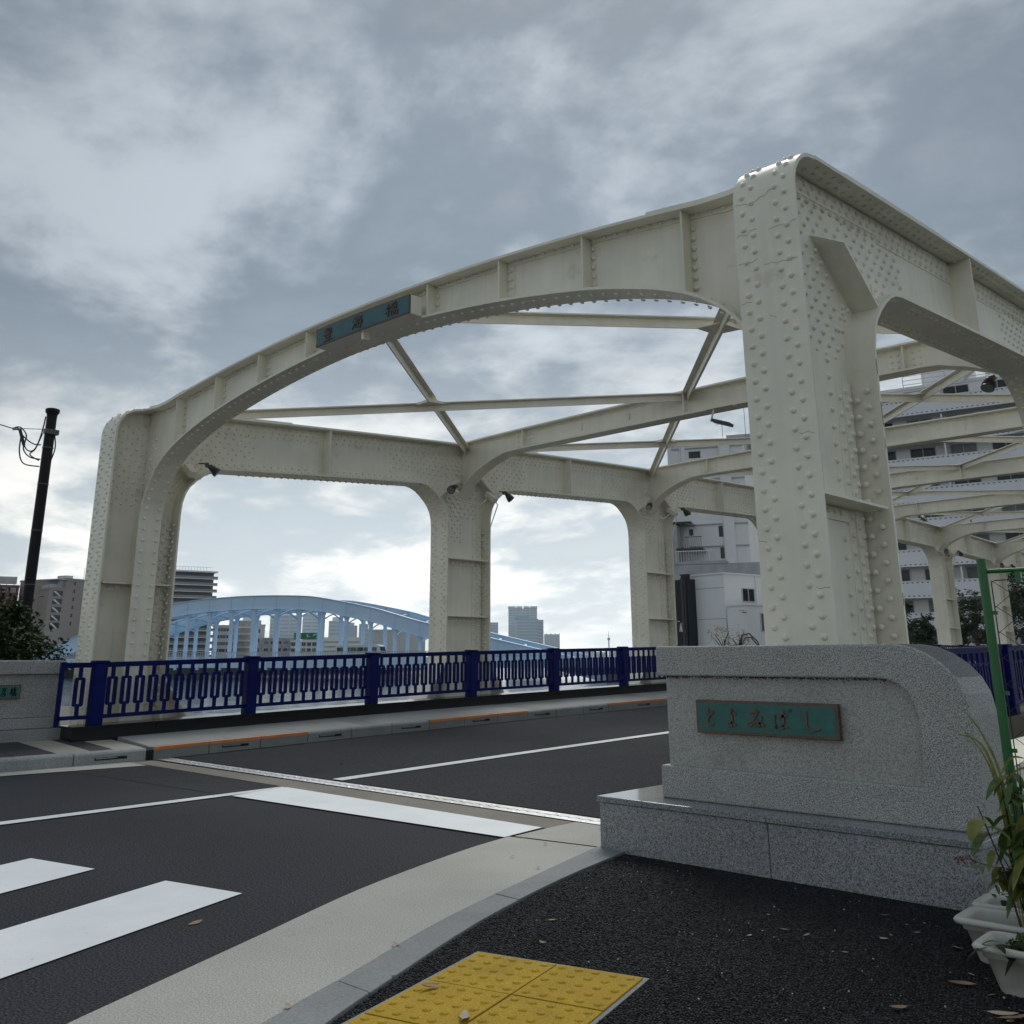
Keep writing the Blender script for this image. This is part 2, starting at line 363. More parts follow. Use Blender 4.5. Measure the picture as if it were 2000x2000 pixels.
# flush kerb stones, one by one
ks = empty('flush_kerb'); ks['kind'] = 'structure'
seam = [0, .075, .19, .29, .395, .50, .585, .678, .775, .89, 1.0]
A_, B2 = resample(ko_, 2001), resample(ki_, 2001)
for i in range(len(seam)-1):
    a0, a1 = int(seam[i]*2000)+1, int(seam[i+1]*2000)
    idx = list(range(a0, a1-20, 40)) + [a1]
    mb = MB(); top = .012 + random.uniform(-.001, .002); n = len(idx)
    lo = [(A_[j][0]+.004, A_[j][1], top) for j in idx]; hi = [(B2[j][0]-.004, B2[j][1], top) for j in idx]
    mb.add(lo + hi + [(p[0], p[1], -.05) for p in lo] + [(p[0], p[1], -.05) for p in hi],
           [(k, k+1, n+k+1, n+k) for k in range(n-1)] + [(k, k+1, 2*n+k+1, 2*n+k) for k in range(n-1)] + [(n+k, n+k+1, 3*n+k+1, 3*n+k) for k in range(n-1)] + [(0, n, 3*n, 2*n), (n-1, 2*n-1, 4*n-1, 3*n-1)])
    mb.build('kerb_stone', m_kerbf, ks, bevel=.003)

# ---- deck of the bridge: road, joint, markings
def yl(a, b, n): return [a+(b-a)*i/n for i in range(n+1)]
def deckstrip(name, x0, x1, ya, yb, dz, mat, n=24, parent=None, kind='structure'):
    mb = MB(); ys = yl(ya, yb, n)
    mb.add([(x0, y, rise(y)+dz) for y in ys] + [(x1, y, rise(y)+dz) for y in ys], [(i, i+1, n+2+i, n+1+i) for i in range(n)]); return mb.build(name, mat, parent, kind=kind)
deckstrip('bridge_road', ROADL-.02, ROADR+.02, 5.09, 54.6, .0, m_asphb)
sheet('joint_strip', [(-9.7, 4.63), (-4.12, 4.62), (-3.55, 4.70), (-3.55, 4.93), (-9.72, 4.86)], .004, m_joint)
sheet('left_gutter', [(-9.7, -8), (-9.45, -8), (-9.36, 3.4), (-9.22, 4.60), (-9.7, 4.62)], .006, m_conc)
sheet('road_patch', [(-9.36, 3.9), (-4.10, 4.25), (-4.11, 4.624), (-9.24, 4.632)], .002, m_asph)
ej = empty('expansion_joint'); ej['kind'] = 'structure'
def tooth(side):                                      # a steel plate whose meeting edge is a row of fingers
    mb = MB(); x = -9.66; e = []; step = .09
    yc = 4.985
    while x < -3.6:
        e += [(x, yc - .007), (x+step*.35, yc - .007), (x+step*.5, yc + .007), (x+step*.85, yc + .007)]; x += step
    off = -.0065 if side < 0 else .0065
    ed = [(p[0], p[1]+off) for p in e]; yo = yc + side*.085; n = len(ed)
    mb.add([(p[0], p[1], .010) for p in ed] + [(p[0], yo, .010) for p in ed] + [(p[0], p[1], -.02) for p in ed],
           [(i, i+1, n+i+1, n+i) for i in range(n-1)] + [(i, i+1, 2*n+i+1, 2*n+i) for i in range(n-1)])
    return mb.build('finger_plate', m_steel, ej)
tooth(-1); tooth(1)
mb = MB(); mb.box(-9.66, -3.6, 4.95, 5.02, -.05, -.015); mb.build('joint_gap', m_dark, ej)
mbolt = MB().dome((0, 0, 0), (0, 0, 1), .017, .0012, 10).mesh('bolt', m_steel)
x = -9.5
while x < -4.0:
    for yy in (4.925, 5.045): link('bolt', mbolt, ej, (x, yy, .0105))
    x += .30
def marking(name, label_poly, z, mat): return sheet(name, label_poly, z, mat)
marking('stop_line', [(-6.86, 4.60), (-4.146, 4.60), (-4.096, 4.22), (-6.748, 4.05)], .0085, m_white)
marking('centre_line', [(-6.625, 1.3), (-6.75, 1.3), (-6.93, 4.60), (-6.82, 4.60)], .007, m_wline)
deckstrip('bridge_centre_line', -6.95, -6.81, 5.10, 54, .006, m_wline)
marking('zebra_stripe', [(-4.508, 2.391), (-4.028, 2.503), (-2.05, -2.6), (-2.53, -2.7)], .005, m_white)
marking('zebra_stripe', [(-5.505, 2.162), (-5.003, 2.277), (-3.02, -2.8), (-3.52, -2.9)], .005, m_white)
marking('zebra_stripe', [(-6.50, 1.93), (-6.0, 2.05), (-4.02, -3.0), (-4.52, -3.1)], .005, m_white)

# ---- left kerb, pavement and plinth on the bridge
lk = empty('bridge_kerb'); lk['kind'] = 'structure'
def kerbstone(y0, y1, x0, x1, mat, slot=False, paint=False, h=.115):
    ys = [y0+.004, (y0+y1)/2, y1-.004]
    mb = MB(); hh = h
    z = lambda y: rise(y)
    prof = [(x1, -.06), (x1, hh-.02), (x1-.02, hh), (x0, hh), (x0, -.06)] if x1 > x0 else None
    m = len(prof); vs_ = [(p[0], y, p[1]+z(y)) for y in ys for p in prof]
    mb.add(vs_, [(i*m+j, i*m+(j+1) % m, (i+1)*m+(j+1) % m, (i+1)*m+j) for i in range(2) for j in range(m)] + [tuple(range(m)), tuple(range(2*m, 3*m))])
    o = mb.build('kerb_stone', mat, lk, bevel=.006)
    if slot:
        yc = (y0+y1)/2; b = MB(); b.box(x1-.03, x1+.0025, yc-.16, yc+.16, z(yc)+.040, z(yc)+.066); b.build('drain_slot', m_dark, o)
        b = MB(); b.box(x1-.01, x1+.006, yc-.15, yc+.06, z(yc)+.052, z(yc)+.064); b.build('slot_lip', m_kerbn, o)
    if paint:
        b = MB(); b.ribbon([(x1-.045, y, hh+z(y)+.0005) for y in ys], (1, 0, 0), 0, .047, 0, .003, -1); b.ribbon([(x1+.0005, y, hh+z(y)+.003) for y in ys], (0, 0, -1), 0, .028, 0, .0025, -1); b.build('orange_stripe', m_orange, o)
    return o
y = 1.2; i = 0
while y < 4.75:
    y1 = min(y+.72, 4.80); kerbstone(y, y1, -9.86, -9.66, m_kerb, slot=(i % 2 == 0)); y = y1; i += 1
b = MB(); b.box(-9.85, -9.67, 4.80, 4.88, -.05, .10); b.build('joint_filler', m_dark, lk)
y = 4.88; i = 0
while y < 54:
    y1 = y + .62; kerbstone(y, y1, ROADL-.17, ROADL, m_kerbn, slot=(i % 2 == 1), paint=((i % 6) < 3)); 
    if i < 30: kerbstone(y, y1, ROADR, ROADR+.17, m_kerbn, h=.115)
    y = y1; i += 1
lp = empty('bridge_pavement'); lp['kind'] = 'structure'
yy = 4.92
PW = (-10.62, ROADL-.172)
bands = [(3.62, 4.0, m_slabk), (4.0, 4.33, m_slabb), (4.33, 4.56, m_slabk), (4.56, 4.86, m_slabb)]
for y0, y1, mt in bands:
    b = MB(); b.prism([(-10.9, .0), (-9.862, .0), (-9.862, .112), (-10.9, .165)], 'y', y0+.002, y1-.002); b.build('paving_slab', mt, lp)
b = MB(); b.prism([(-10.9, .0), (-9.862, .0), (-9.862, .110), (-10.9, .162)], 'y', -6, 3.618); b.build('paving_slab', m_slabk, lp)
k = 0
while yy < 54:
    y1 = yy + .92; mt = m_slab
    b = MB(); b.add([(PW[0], yy+.003, rise(yy)+.165), (PW[1], yy+.003, rise(yy)+.11), (PW[1], y1-.003, rise(y1)+.11), (PW[0], y1-.003, rise(y1)+.165),
                     (PW[0], yy+.003, rise(yy)), (PW[1], yy+.003, rise(yy)), (PW[1], y1-.003, rise(y1)), (PW[0], y1-.003, rise(y1))],
                    [(0,1,2,3),(4,5,6,7),(0,1,5,4),(1,2,6,5),(2,3,7,6),(3,0,4,7)])
    b.build('paving_slab', mt, lp); yy = y1; k += 1
    if k % 3 == 0:
        y1 = yy+.28; b = MB(); b.add([(PW[0], yy+.003, rise(yy)+.165), (PW[1], yy+.003, rise(yy)+.11), (PW[1], y1-.003, rise(y1)+.11), (PW[0], y1-.003, rise(y1)+.165)], [(0,1,2,3)]); b.build('paving_slab', m_kerbn, lp); yy = y1
deckstrip('right_bridge_pavement', ROADR+.172, -3.52, 4.95, 54, .11, m_slab)

# ------------------------------------------------------------------ the riveted steel bridge
BR = empty('steel_bridge', (0, 0, 0), 0, 'cream riveted steel girder bridge with arched portal and open framed sides', 'bridge')
RIVR, RIVH = .0188, .019
riv_near = MB().dome((0, 0, 0), (0, 0, 1), RIVR, RIVH, 12).mesh('rivet', m_cream)
nsingle = [0]
class Riv:                                            # collects rivets of one member
    def __init__(s, parent, seg=6, single=False): s.p = parent; s.mb = MB(); s.seg = seg; s.single = single
    def at(s, p, n, r=RIVR):
        if s.single and nsingle[0] < 300:
            nsingle[0] += 1; q = Vector(n).to_track_quat('Z', 'Y').to_euler(); link('rivet', riv_near, s.p, p, q)
        else: s.mb.dome(p, n, r*random.uniform(.93, 1.05), RIVH, s.seg)
    def row(s, a, b, pitch, n, ph=0.):
        a, b = Vector(a), Vector(b); l = (b-a).length; d = (b-a)/l; t = ph*pitch
        while t <= l: s.at(a + d*t, n); t += pitch
    def path(s, pts, pitch, n, ph=0.):                # n: constant normal or list of normals per point
        pts = [Vector(p) for p in pts]; t = ph*pitch; acc = 0
        for i in range(len(pts)-1):
            l = (pts[i+1]-pts[i]).length
            while t <= acc + l:
                f = (t-acc)/l; nn_ = n if not isinstance(n, list) else n[i].lerp(n[i+1], f); s.at(pts[i].lerp(pts[i+1], f), nn_); t += pitch
            acc += l
    def done(s):
        if s.mb.v: s.mb.build('rivets', m_cream, s.p, kind='stuff')
TW, TF = .011, .024                                    # half web, flange thickness
def knee(ya, zs, sg):                                 # lower corner to upper edge of an opening; sg = +1 near side
    return [(ya + sg*dy, zs + dz) for dy, dz in ((0, -.66), (.012, -.52), (.045, -.40), (.10, -.30), (.19, -.205), (.29, -.125), (.385, -.062), (.48, -.022), (.60, 0))]
def post_y(k): return (YP, 5.79) if k == 0 else (Y0+k*PN, Y0+k*PN+DP)
def base_z(y): return .24 + rise(y)*.9
for side, X0 in (('left', XL), ('right', XR)):
    for k in range(NP_+1):
        ya, yb = post_y(k); zt = ztop(ya); near = k == 0; det = 3 if k == 0 else (2 if k <= 2 else (1 if k <= 6 else 0))
        zb = base_z(ya)
        mb = MB()
        # web plate of the post, stopping under the curved head at the end post
        if k == 0:
            rd = .30; zc_ = ztop(YP+rd)-.012
            head = [(YP, zb)] + [(YP + rd - rd*math.cos(a), zc_ - rd + rd*math.sin(a)) for a in [math.pi/2*i/10 for i in range(11)]]
            top = [(y, ztop(y)-.002) for y in (yb,)]
            mb.prism(head + top + [(yb, zb)], 'x', X0-TW, X0+TW)
            path = [(X0, p[0], p[1]) for p in head]
            mb.ribbon(path, (1, 0, 0), -BF/2, BF/2, 0, TF, -1)
        else:
            mb.prism([(ya, zb), (ya, ztop(ya)-.002), (yb, ztop(yb)-.002), (yb, zb)], 'x', X0-TW, X0+TW)
            zk = zsof(ya-.6) - .655
            mb.ribbon([(X0, ya, zb), (X0, ya, zk)], (1, 0, 0), -BF/2, BF/2, 0, TF, -1)
        post = mb.build('end_post' if k == 0 else 'truss_post', m_cream, BR)
        zk2 = zsof(yb+.6) - .655
        b = MB(); b.ribbon([(X0, yb, zb), (X0, yb, zk2)], (1, 0, 0), -BF/2, BF/2, 0, TF, 1); b.build('inner_flange', m_cream, post)
        # stiffener shelves, both faces
        for zz in ((1.86,) if k == 0 else (2.40+rise(ya), 1.49+rise(ya))):
            b = MB()
            for s_ in (-1, 1):
                x0, x1 = sorted((X0+s_*TW, X0+s_*(BF/2-.012))); b.box(x0, x1, ya+TF, yb-TF, zz-.008, zz+.008); 
                x0, x1 = sorted((X0+s_*TW, X0+s_*(TW+.011))); b.box(x0, x1, ya+TF, yb-TF, zz-.09, zz-.008)
            b.build('shelf_stiffener', m_cream, post)
        # feet
        for s_, yq in ((-1, ya), (1, yb)):
            if k == 0 and s_ < 0: continue
            b = MB(); b.ribbon([(X0, yq, zb+.55), (X0, yq+s_*.42, zb-.02)], (1, 0, 0), -BF/2, BF/2, 0, .025, 1)
            b.prism([(yq, zb-.02), (yq+s_*.40, zb-.02), (yq, zb+.52)], 'x', X0-.010, X0+.010)
            b.build('foot_gusset', m_cream, post)
        # cover plates and angle legs on the +x face, then rivets
        fx = X0 + TW
        if det >= 1:
            b = MB()
            for y0_, y1_, th in ((ya+TF, ya+.105, .012), (yb-.22, yb-TF, .012), (yb-.135, yb-TF, .022)):
                b.box(fx, fx+th, y0_, y1_, zb+.02, zsof(ya)-.62)
            if k == 0: b.box(fx, fx+.009, ya+.40, yb-.14, 1.88, 2.85); b.box(fx, fx+.009, ya+.30, yb-.14, zb, 1.75)
            b.build('angle_leg', m_cream, post)
        if det >= 1:
            rv_ = Riv(post, 8 if near else (6 if det == 2 else 5), single=(near and side == 'right'))
            pt = .108
            cols = [(-.35, 0.), (-.20, .5), (.19, 0.), (.34, .5)]
            # nose flange
            if k == 0:
                pz = [Vector((0, p[0], p[1])) for p in head]
                nrm = [Vector((0, -1, 0))] + [Vector((0, -math.cos(math.pi/2*i/10), math.sin(math.pi/2*i/10))) for i in range(11)]
                for fx_, ph in cols:
                    pp = [Vector((X0 + fx_*BF, v.y - n_.y*-TF, v.z + n_.z*TF)) for v, n_ in zip(pz, nrm)]
                    pp = [Vector((X0 + fx_*BF, v.y + n_.y*TF, v.z + n_.z*TF)) for v, n_ in zip(pz, nrm)]
                    rv_.path(pp, pt, nrm, ph+.3)
            else:
                for fx_, ph in cols: rv_.row((X0+fx_*BF, ya-TF, zb+.1), (X0+fx_*BF, ya-TF, zsof(ya)-.66), pt, (0, -1, 0), ph)
            if det >= 2 or k <= 4:
                zt_ = zsof(ya)-.66
                for yo, ph, th in ((ya+.066, 0, .012), (yb-.178, .5, .012), (yb-.108, 0, .022), (yb-.058, .5, .022)):
                    rv_.row((fx+th, yo, zb+.1), (fx+th, yo, zt_), pt, (1, 0, 0), ph)
                if k == 0:
                    rv_.row((fx+.009, yb-.30, 1.9), (fx+.009, yb-.30, 2.85), pt, (1, 0, 0), .2); rv_.row((fx+.009, yb-.30, zb+.1), (fx+.009, yb-.30, 1.75), pt, (1, 0, 0), .2)
                for xo, ph in ((.34, 0), (.17, .5)):  # near face of the inner flange
                    rv_.row((X0+xo*BF, yb-TF, zb+.1), (X0+xo*BF, yb-TF, zt_), pt, (0, -1, 0), ph)
                for zz in ((1.82,) if k == 0 else (2.355+rise(ya), 1.445+rise(ya))): rv_.row((fx+.011, ya+.14, zz), (fx+.011, yb-.24, zz), .085, (1, 0, 0), .2)
            rv_.done()
    # panels of the top chord
    for k in range(NP_):
        y0_, y1_ = post_y(k)[1], post_y(k+1)[0]; det = 3 if k == 0 else (2 if k <= 2 else (1 if k <= 5 else 0))
        kn0 = knee(y0_, zsof(y0_+.6), 1); kn1 = knee(y1_, zsof(y1_-.6), -1)
        mid = [(y, zsof(y)) for y in yl(y0_+.6, y1_-.6, 10)][1:-1]
        sof = kn0 + mid + kn1[::-1]
        mb = MB()
        for a, b_ in zip(sof[:-1], sof[1:]):
            ty0, ty1 = a[0], b_[0]
            if abs(ty1-ty0) < 1e-6: continue
            for s_ in (-1, 1):
                mb.quad((X0+s_*TW, a[0], a[1]), (X0+s_*TW, b_[0], b_[1]), (X0+s_*TW, ty1, ztop(ty1)-.002), (X0+s_*TW, ty0, ztop(ty0)-.002))
        ch = mb.build('top_chord', m_cream, BR)
        b = MB(); b.ribbon([(X0, p[0], p[1]) for p in sof], (1, 0, 0), -BF/2, BF/2, 0, TF, 1); b.build('soffit_flange', m_cream, ch)
        ta, tb = (YP+.30 if k == 0 else post_y(k)[0]), (post_y(k+1)[0] if k < NP_-1 else post_y(k+1)[1])
        b = MB(); b.ribbon([(X0, y, ztop(y)) for y in yl(ta, tb, 14)], (1, 0, 0), -BF/2, BF/2, -.001, TF, -1)
        b.ribbon([(X0, y, ztop(y)+TF) for y in yl(ta+.45, ta+2.2, 8)], (1, 0, 0), -BF/2+.006, BF/2-.006, 0, .016, -1)
        b.build('top_flange', m_cream, ch)
        ym = (y0_+y1_)/2 - .05
        for s_ in (-1, 1):
            b = MB(); x0, x1 = sorted((X0+s_*TW, X0+s_*(BF/2-.01)))
            b.prism([(x0, zsof(ym)+.002), (x1, zsof(ym)+.002), (x1, ztop(ym)-.002), (x0, ztop(ym)-.002)], 'y', ym-.008, ym+.008); b.build('web_stiffener', m_cream, ch)
            for sg, kn in ((1, kn0), (-1, kn1)):      # diagonal plates out of the corner
                p0 = Vector((0, kn[4][0]-sg*.0, kn[4][1]+.01)); p1 = p0 + Vector((0, -sg*.54, .40))
                x0, x1 = X0+s_*TW, X0+s_*(BF/2-.015); n_ = Vector((0, .40, sg*.54)).normalized()*.009; q = p1 + Vector((0, sg*.09, .06))*-1*0
                vs_ = []
                for dn in (-n_, n_):
                    vs_ += [Vector((x0, p0.y, p0.z))+dn, Vector((x1, p0.y, p0.z))+dn, Vector((x1, p1.y+sg*.10, p1.z-.075))+dn, Vector((x0, p1.y, p1.z))+dn]
                b = MB(); b.add(vs_, [(0,1,2,3),(7,6,5,4),(0,1,5,4),(1,2,6,5),(2,3,7,6),(3,0,4,7)]); b.build('corner_stiffener', m_cream, ch)
        if det >= 1:
            fx = X0+TW; b = MB()
            b.ribbon([(fx, y, ztop(y)-.002) for y in yl(ta, tb, 14)], (0, 0, -1), 0, .135, 0, .008, -1)
            yq0, yq1 = y0_+.75, y1_-.75
            b.ribbon([(fx, y, zsof(y)+.002) for y in yl(y0_+.55, y1_-.55, 10)], (0, 0, 1), 0, .12, 0, .008, 1)
            b.ribbon([(fx, y, ztop(y)-.13) for y in yl(yq0, yq1-.2, 8)], (0, 0, -1), 0, .065, 0, .006, -1)
            for s0, s1 in ((y0_-.02, y0_+.72), (y1_-.74, y1_+.02)): pass
            b.build('angle_leg', m_cream, ch)
        if det >= 2 or (det == 1 and side == 'left'):
            rr = Riv(ch, 7 if det == 3 else 5, single=False); pt = .115 if det >= 2 else .14
            for off, ph in ((.045, 0), (.10, .5), (.165, .25)):
                rr.path([(fx+(.008 if off < .14 else .006), y, ztop(y)-off) for y in yl(ta+.1, tb-.05, 12)], pt, (1, 0, 0), ph)
            for off, ph in ((.04, 0), (.085, .5)):
                rr.path([(fx+.008, y, zsof(y)+off) for y in yl(y0_+.55, y1_-.55, 10)], pt, (1, 0, 0), ph)
            for kn, sg in ((kn0, 1), (kn1, -1)):
                for off, ph in ((.06, 0), (.115, .5)):
                    rr.path([(fx, p[0]-sg*off*.75, p[1]+off*.75) for p in kn[1:-1]], pt*.9, (1, 0, 0), ph)
            # dense fields of the corner gussets
            gs = .128 if det >= 2 else .17
            for yc0, yc1, kn, sg in ((post_y(k)[0]+.09, y0_+1.12, kn0, 1), (y1_-1.10, y1_+DP*.5, kn1, -1)):
                j = 0; zz = zsof(y0_)-.55
                while zz < 5.2:
                    yy = yc0 + (gs/2 if j % 2 else 0)
                    while yy < yc1:
                        ok = zz < ztop(yy)-.18
                        dy = (yy-y0_) if sg > 0 else (y1_-yy)
                        if dy > -.10:
                            zl = None
                            for a, b_ in zip(kn[:-1], kn[1:]):
                                da, db = abs(a[0]-(y0_ if sg > 0 else y1_)), abs(b_[0]-(y0_ if sg > 0 else y1_))
                                if da <= max(dy, 0) <= db: zl = a[1] + (b_[1]-a[1])*((max(dy, 0)-da)/max(db-da, 1e-6)); break
                            if zl is None: zl = zsof(yy)
                            if dy < 0: zl = zsof(y0_)-.62
                            ok = ok and zz > zl + .16 and (dy > 0 or False)
                        p0 = Vector((kn[4][0], kn[4][1])); dd = Vector((-sg*.80, .60)); q = Vector((yy, zz))-p0
                        al = q.dot(dd); pe = abs(q.dot(Vector((.60, sg*.80))))
                        if 0 < al < .68 and pe < .035: ok = False
                        if ok: rr.at((fx, yy, zz), (1, 0, 0))
                        yy += gs
                    zz += gs*.55; j += 1
            # underside of the opening
            if det >= 2:
                for xo, ph in ((.36, 0), (.24, .5), (-.24, 0), (-.36, .5)):
                    rr.path([(X0+xo*BF, p[0], p[1]-.0245) for p in mid[:]], pt, (0, 0, -1), ph)
                for kn, sg in ((kn0, 1), (kn1, -1)):
                    for xo, ph in ((.36, 0), (.2, .5), (-.2, 0), (-.36, .5)):
                        pp = []; nr = []
                        for i in range(len(kn)):
                            a, b_ = kn[max(i-1, 0)], kn[min(i+1, len(kn)-1)]; t_ = Vector((0, b_[0]-a[0], b_[1]-a[1])).normalized(); n_ = Vector((0, t_.z*sg, -t_.y*sg)); n_ = n_ if n_.y*sg > 0 or n_.z < 0 else -n_
                            pp.append(Vector((X0+xo*BF, kn[i][0], kn[i][1])) + n_*.0245); nr.append(n_)
                        rr.path(pp, pt, nr, ph)
            if k <= 1 and side == 'right':
                for xo, ph in ((.2, 0), (.36, .5)): rr.path([(X0+xo*BF, y, ztop(y)-.001) for y in yl(ta+.1, tb-.1, 12)], .115, (0, 0, -1), ph)
            rr.done()
    # bottom chord under the posts
    b = MB(); ys = yl(4.75, 54.75, 24)
    for x0, x1, z0, z1 in ((X0-.26, X0+.26, -1.25, .23),):
        n = len(ys); vs_ = [(x, y, rise(y)*.9+z) for y in ys for x, z in ((x0, z0), (x1, z0), (x1, z1), (x0, z1))]
        b.add(vs_, [(i*4+j, i*4+(j+1) % 4, i*4+4+(j+1) % 4, i*4+4+j) for i in range(n-1) for j in range(4)] + [(0,1,2,3), (4*n-4, 4*n-3, 4*n-2, 4*n-1)])
    b.build('bottom_chord', m_creamf, BR)
b = MB(); ys = yl(5.0, 54.6, 24); n = len(ys); vs_ = [(x, y, rise(y)*.95+z) for y in ys for x, z in ((XL+.26, -.9), (XR-.26, -.9), (XR-.26, -.03), (XL+.26, -.03))]
b.add(vs_, [(i*4+j, i*4+(j+1) % 4, i*4+4+(j+1) % 4, i*4+4+j) for i in range(n-1) for j in range(4)] + [(0,1,2,3), (4*n-4, 4*n-3, 4*n-2, 4*n-1)]); b.build('deck_slab', m_conc, BR)
mb = MB(); mb.box(-12.4, -1.5, 54.5, 58, -6, .0); mb.build('far_abutment', m_quay, kind='structure')

# ---- cracked paint on the near end post
m_crack = pmat('paint_crack', (.24, .22, .18), .9, .3, 50)
rc = random.Random(5)
npost = [o for o in bpy.data.objects if o.name.startswith('end_post')][-1]
for z, xa, xb in ((3.70, -.19, .10), (3.48, -.2, -.05), (3.47, .02, .2), (3.30, -.2, -.06), (3.255, -.03, .2), (3.05, -.2, -.12), (2.93, -.02, .03), (2.2, .1, .2), (1.62, -.2, -.14), (1.35, .12, .2)):
    x = xa; pts = []; zz = z
    while x < xb: pts.append((XR+x, YP-TF-.0003, zz)); x += rc.uniform(.006, .02); zz += rc.gauss(0, .006)
    if len(pts) > 2: b = MB(); b.ribbon(pts, (0, 0, 1), -.0012, .0012, 0, .0006, 1, False); b.build('paint_crack', m_crack, npost)
pts = []; z = .3
b = MB()
while z < 2.8:
    l = rc.uniform(.02, .16)
    if rc.random() < .5: b.box(XR+BF/2+.0002, XR+BF/2+.001, 5.795, 5.795+rc.uniform(.004, .009), z, z+l)
    z += l + rc.uniform(.02, .2)
b.build('rust_seam', m_rust, npost, kind='stuff')

# ---- portal and cross frames
def lerp_tab(tab, u):
    for (a, za), (b, zb_) in zip(tab[:-1], tab[1:]):
        if a <= u <= b: return za + (zb_-za)*(u-a)/(b-a)
    return tab[-1][1]
XPC = -7.03; HW = 4.54
P_SOF = [(0, 3.952), (.45, 3.946), (.9, 3.92), (1.3, 3.885), (1.75, 3.835), (2.25, 3.765), (2.8, 3.665), (3.2, 3.565), (3.5, 3.47), (3.75, 3.36), (3.93, 3.24), (4.06, 3.11), (4.16, 2.96), (4.23, 2.80), (4.26, 2.64)]
def smooth_tab(tab, n=4):
    c = curve(tab, n); return c
P_S = smooth_tab(P_SOF)
def p_top(u):
    z = 4.275 - .0165*u*u
    if u > 4.0: z += (u-4.0)*.22
    return z
YPF, WPF = 5.375, .285
def frame(yc, sofL, topf, wf, name, det, parent=BR, foot=None):
    right = [(XPC+u, z) for u, z in sofL]; left = [(XPC-u, z) for u, z in sofL][::-1]
    so = left + right[1:]
    us = [p[0] for p in so]; mb = MB(); tw = .008
    xs = sorted(set([round(x, 4) for x in us] + [XPC-HW+.012, XPC+HW-.012]))
    zs_ = {}
    def zso(x):
        u = abs(x-XPC)
        for (a, za), (b_, zb_) in zip(sofL[:-1], sofL[1:]):
            if a <= u <= b_: return za + (zb_-za)*((u-a)/max(b_-a, 1e-6))
        return sofL[-1][1]
    umax = sofL[-1][0]
    pts = [x for x in xs if abs(x-XPC) <= umax+1e-6]
    for a, b_ in zip(pts[:-1], pts[1:]):
        for s_ in (-1, 1): mb.quad((a, yc+s_*tw, zso(a)), (b_, yc+s_*tw, zso(b_)), (b_, yc+s_*tw, topf(abs(b_-XPC))), (a, yc+s_*tw, topf(abs(a-XPC))))
    zf = foot if foot is not None else sofL[-1][1]
    for s_ in (-1, 1):                                 # leg of the frame beside the post
        xa, xb = sorted((XPC+s_*umax, XPC+s_*(HW-.012)))
        for t_ in (-1, 1): mb.quad((xa, yc+t_*tw, zf), (xb, yc+t_*tw, zf), (xb, yc+t_*tw, topf(abs(xb-XPC))), (xa, yc+t_*tw, topf(abs(xa-XPC))))
    fr = mb.build(name, m_cream, parent)
    path = [(x, yc, z) for x, z in so]
    if foot is not None: path = [(path[0][0], yc, foot)] + path + [(path[-1][0], yc, foot)]
    b = MB(); b.ribbon(path, (0, 1, 0), -wf/2, wf/2, 0, .022, 1); b.build('soffit_flange', m_cream, fr)
    tp = [(x, yc, topf(abs(x-XPC))) for x in [XPC-HW+.012+(2*HW-.024)*i/40 for i in range(41)]]
    b = MB(); b.ribbon(tp, (0, 1, 0), -wf/2-.01, wf/2+.01, 0, .022, -1)
    if det >= 3: b.ribbon([(p[0], p[1], p[2]+.022) for p in tp[1:6]], (0, 1, 0), -wf/2, wf/2, 0, .02, -1); b.ribbon([(p[0], p[1], p[2]+.022) for p in tp[-6:-1]], (0, 1, 0), -wf/2, wf/2, 0, .02, -1)
    b.build('top_flange', m_cream, fr)
    return fr, so, zso
pf, pso, pz_ = frame(YPF, P_S, p_top, WPF, 'portal_frame', 3, foot=base_z(5.3))
for u in (.945, 1.845, 2.745, 3.65):
    for s_ in (-1, 1):
        x = XPC + .03 + s_*u; b = MB()
        for t_ in (-1, 1):
            y0_, y1_ = sorted((YPF+t_*.008, YPF+t_*WPF*.44)); b.box(x-.007, x+.007, y0_, y1_, pz_(x)+.001, p_top(abs(x-XPC))-.002)
        b.build('web_stiffener', m_cream, pf)
b = MB()
fy = YPF-.008
b.ribbon([(XPC-4.2+8.4*i/40, fy, p_top(abs(-4.2+8.4*i/40))-.001) for i in range(41)], (0, 0, -1), 0, .055, 0, .011, -1)
b.ribbon([(p[0], fy, p[1]+.001) for p in pso[8:-8]], (0, 0, 1), 0, .05, 0, .011, 1)
for u in (1.845, -1.845): 
    x = XPC+.03+u; b.box(x+.0085, x+.085, fy-.006, fy, pz_(x)+.05, p_top(abs(x-XPC))-.055)
b.build('angle_leg', m_cream, pf)
rr = Riv(pf, 7)
rr.path([(XPC-4.1+8.2*i/40, fy-.011, p_top(abs(-4.1+8.2*i/40))-.03) for i in range(41)], .105, (0, -1, 0))
rr.path([(p[0], fy-.011, p[1]+.026) for p in pso[8:-8]], .105, (0, -1, 0))
for u in (.945, 1.845, 2.745, 3.65):
    for s_ in (-1, 1):
        x = XPC+.03+s_*u
        for dx in ((.028, .065) if u == 1.845 else (.028,)): rr.row((x+dx, fy-.006, pz_(x)+.07), (x+dx, fy-.006, p_top(abs(x-XPC))-.07), .075, (0, -1, 0))
RIVH = .011
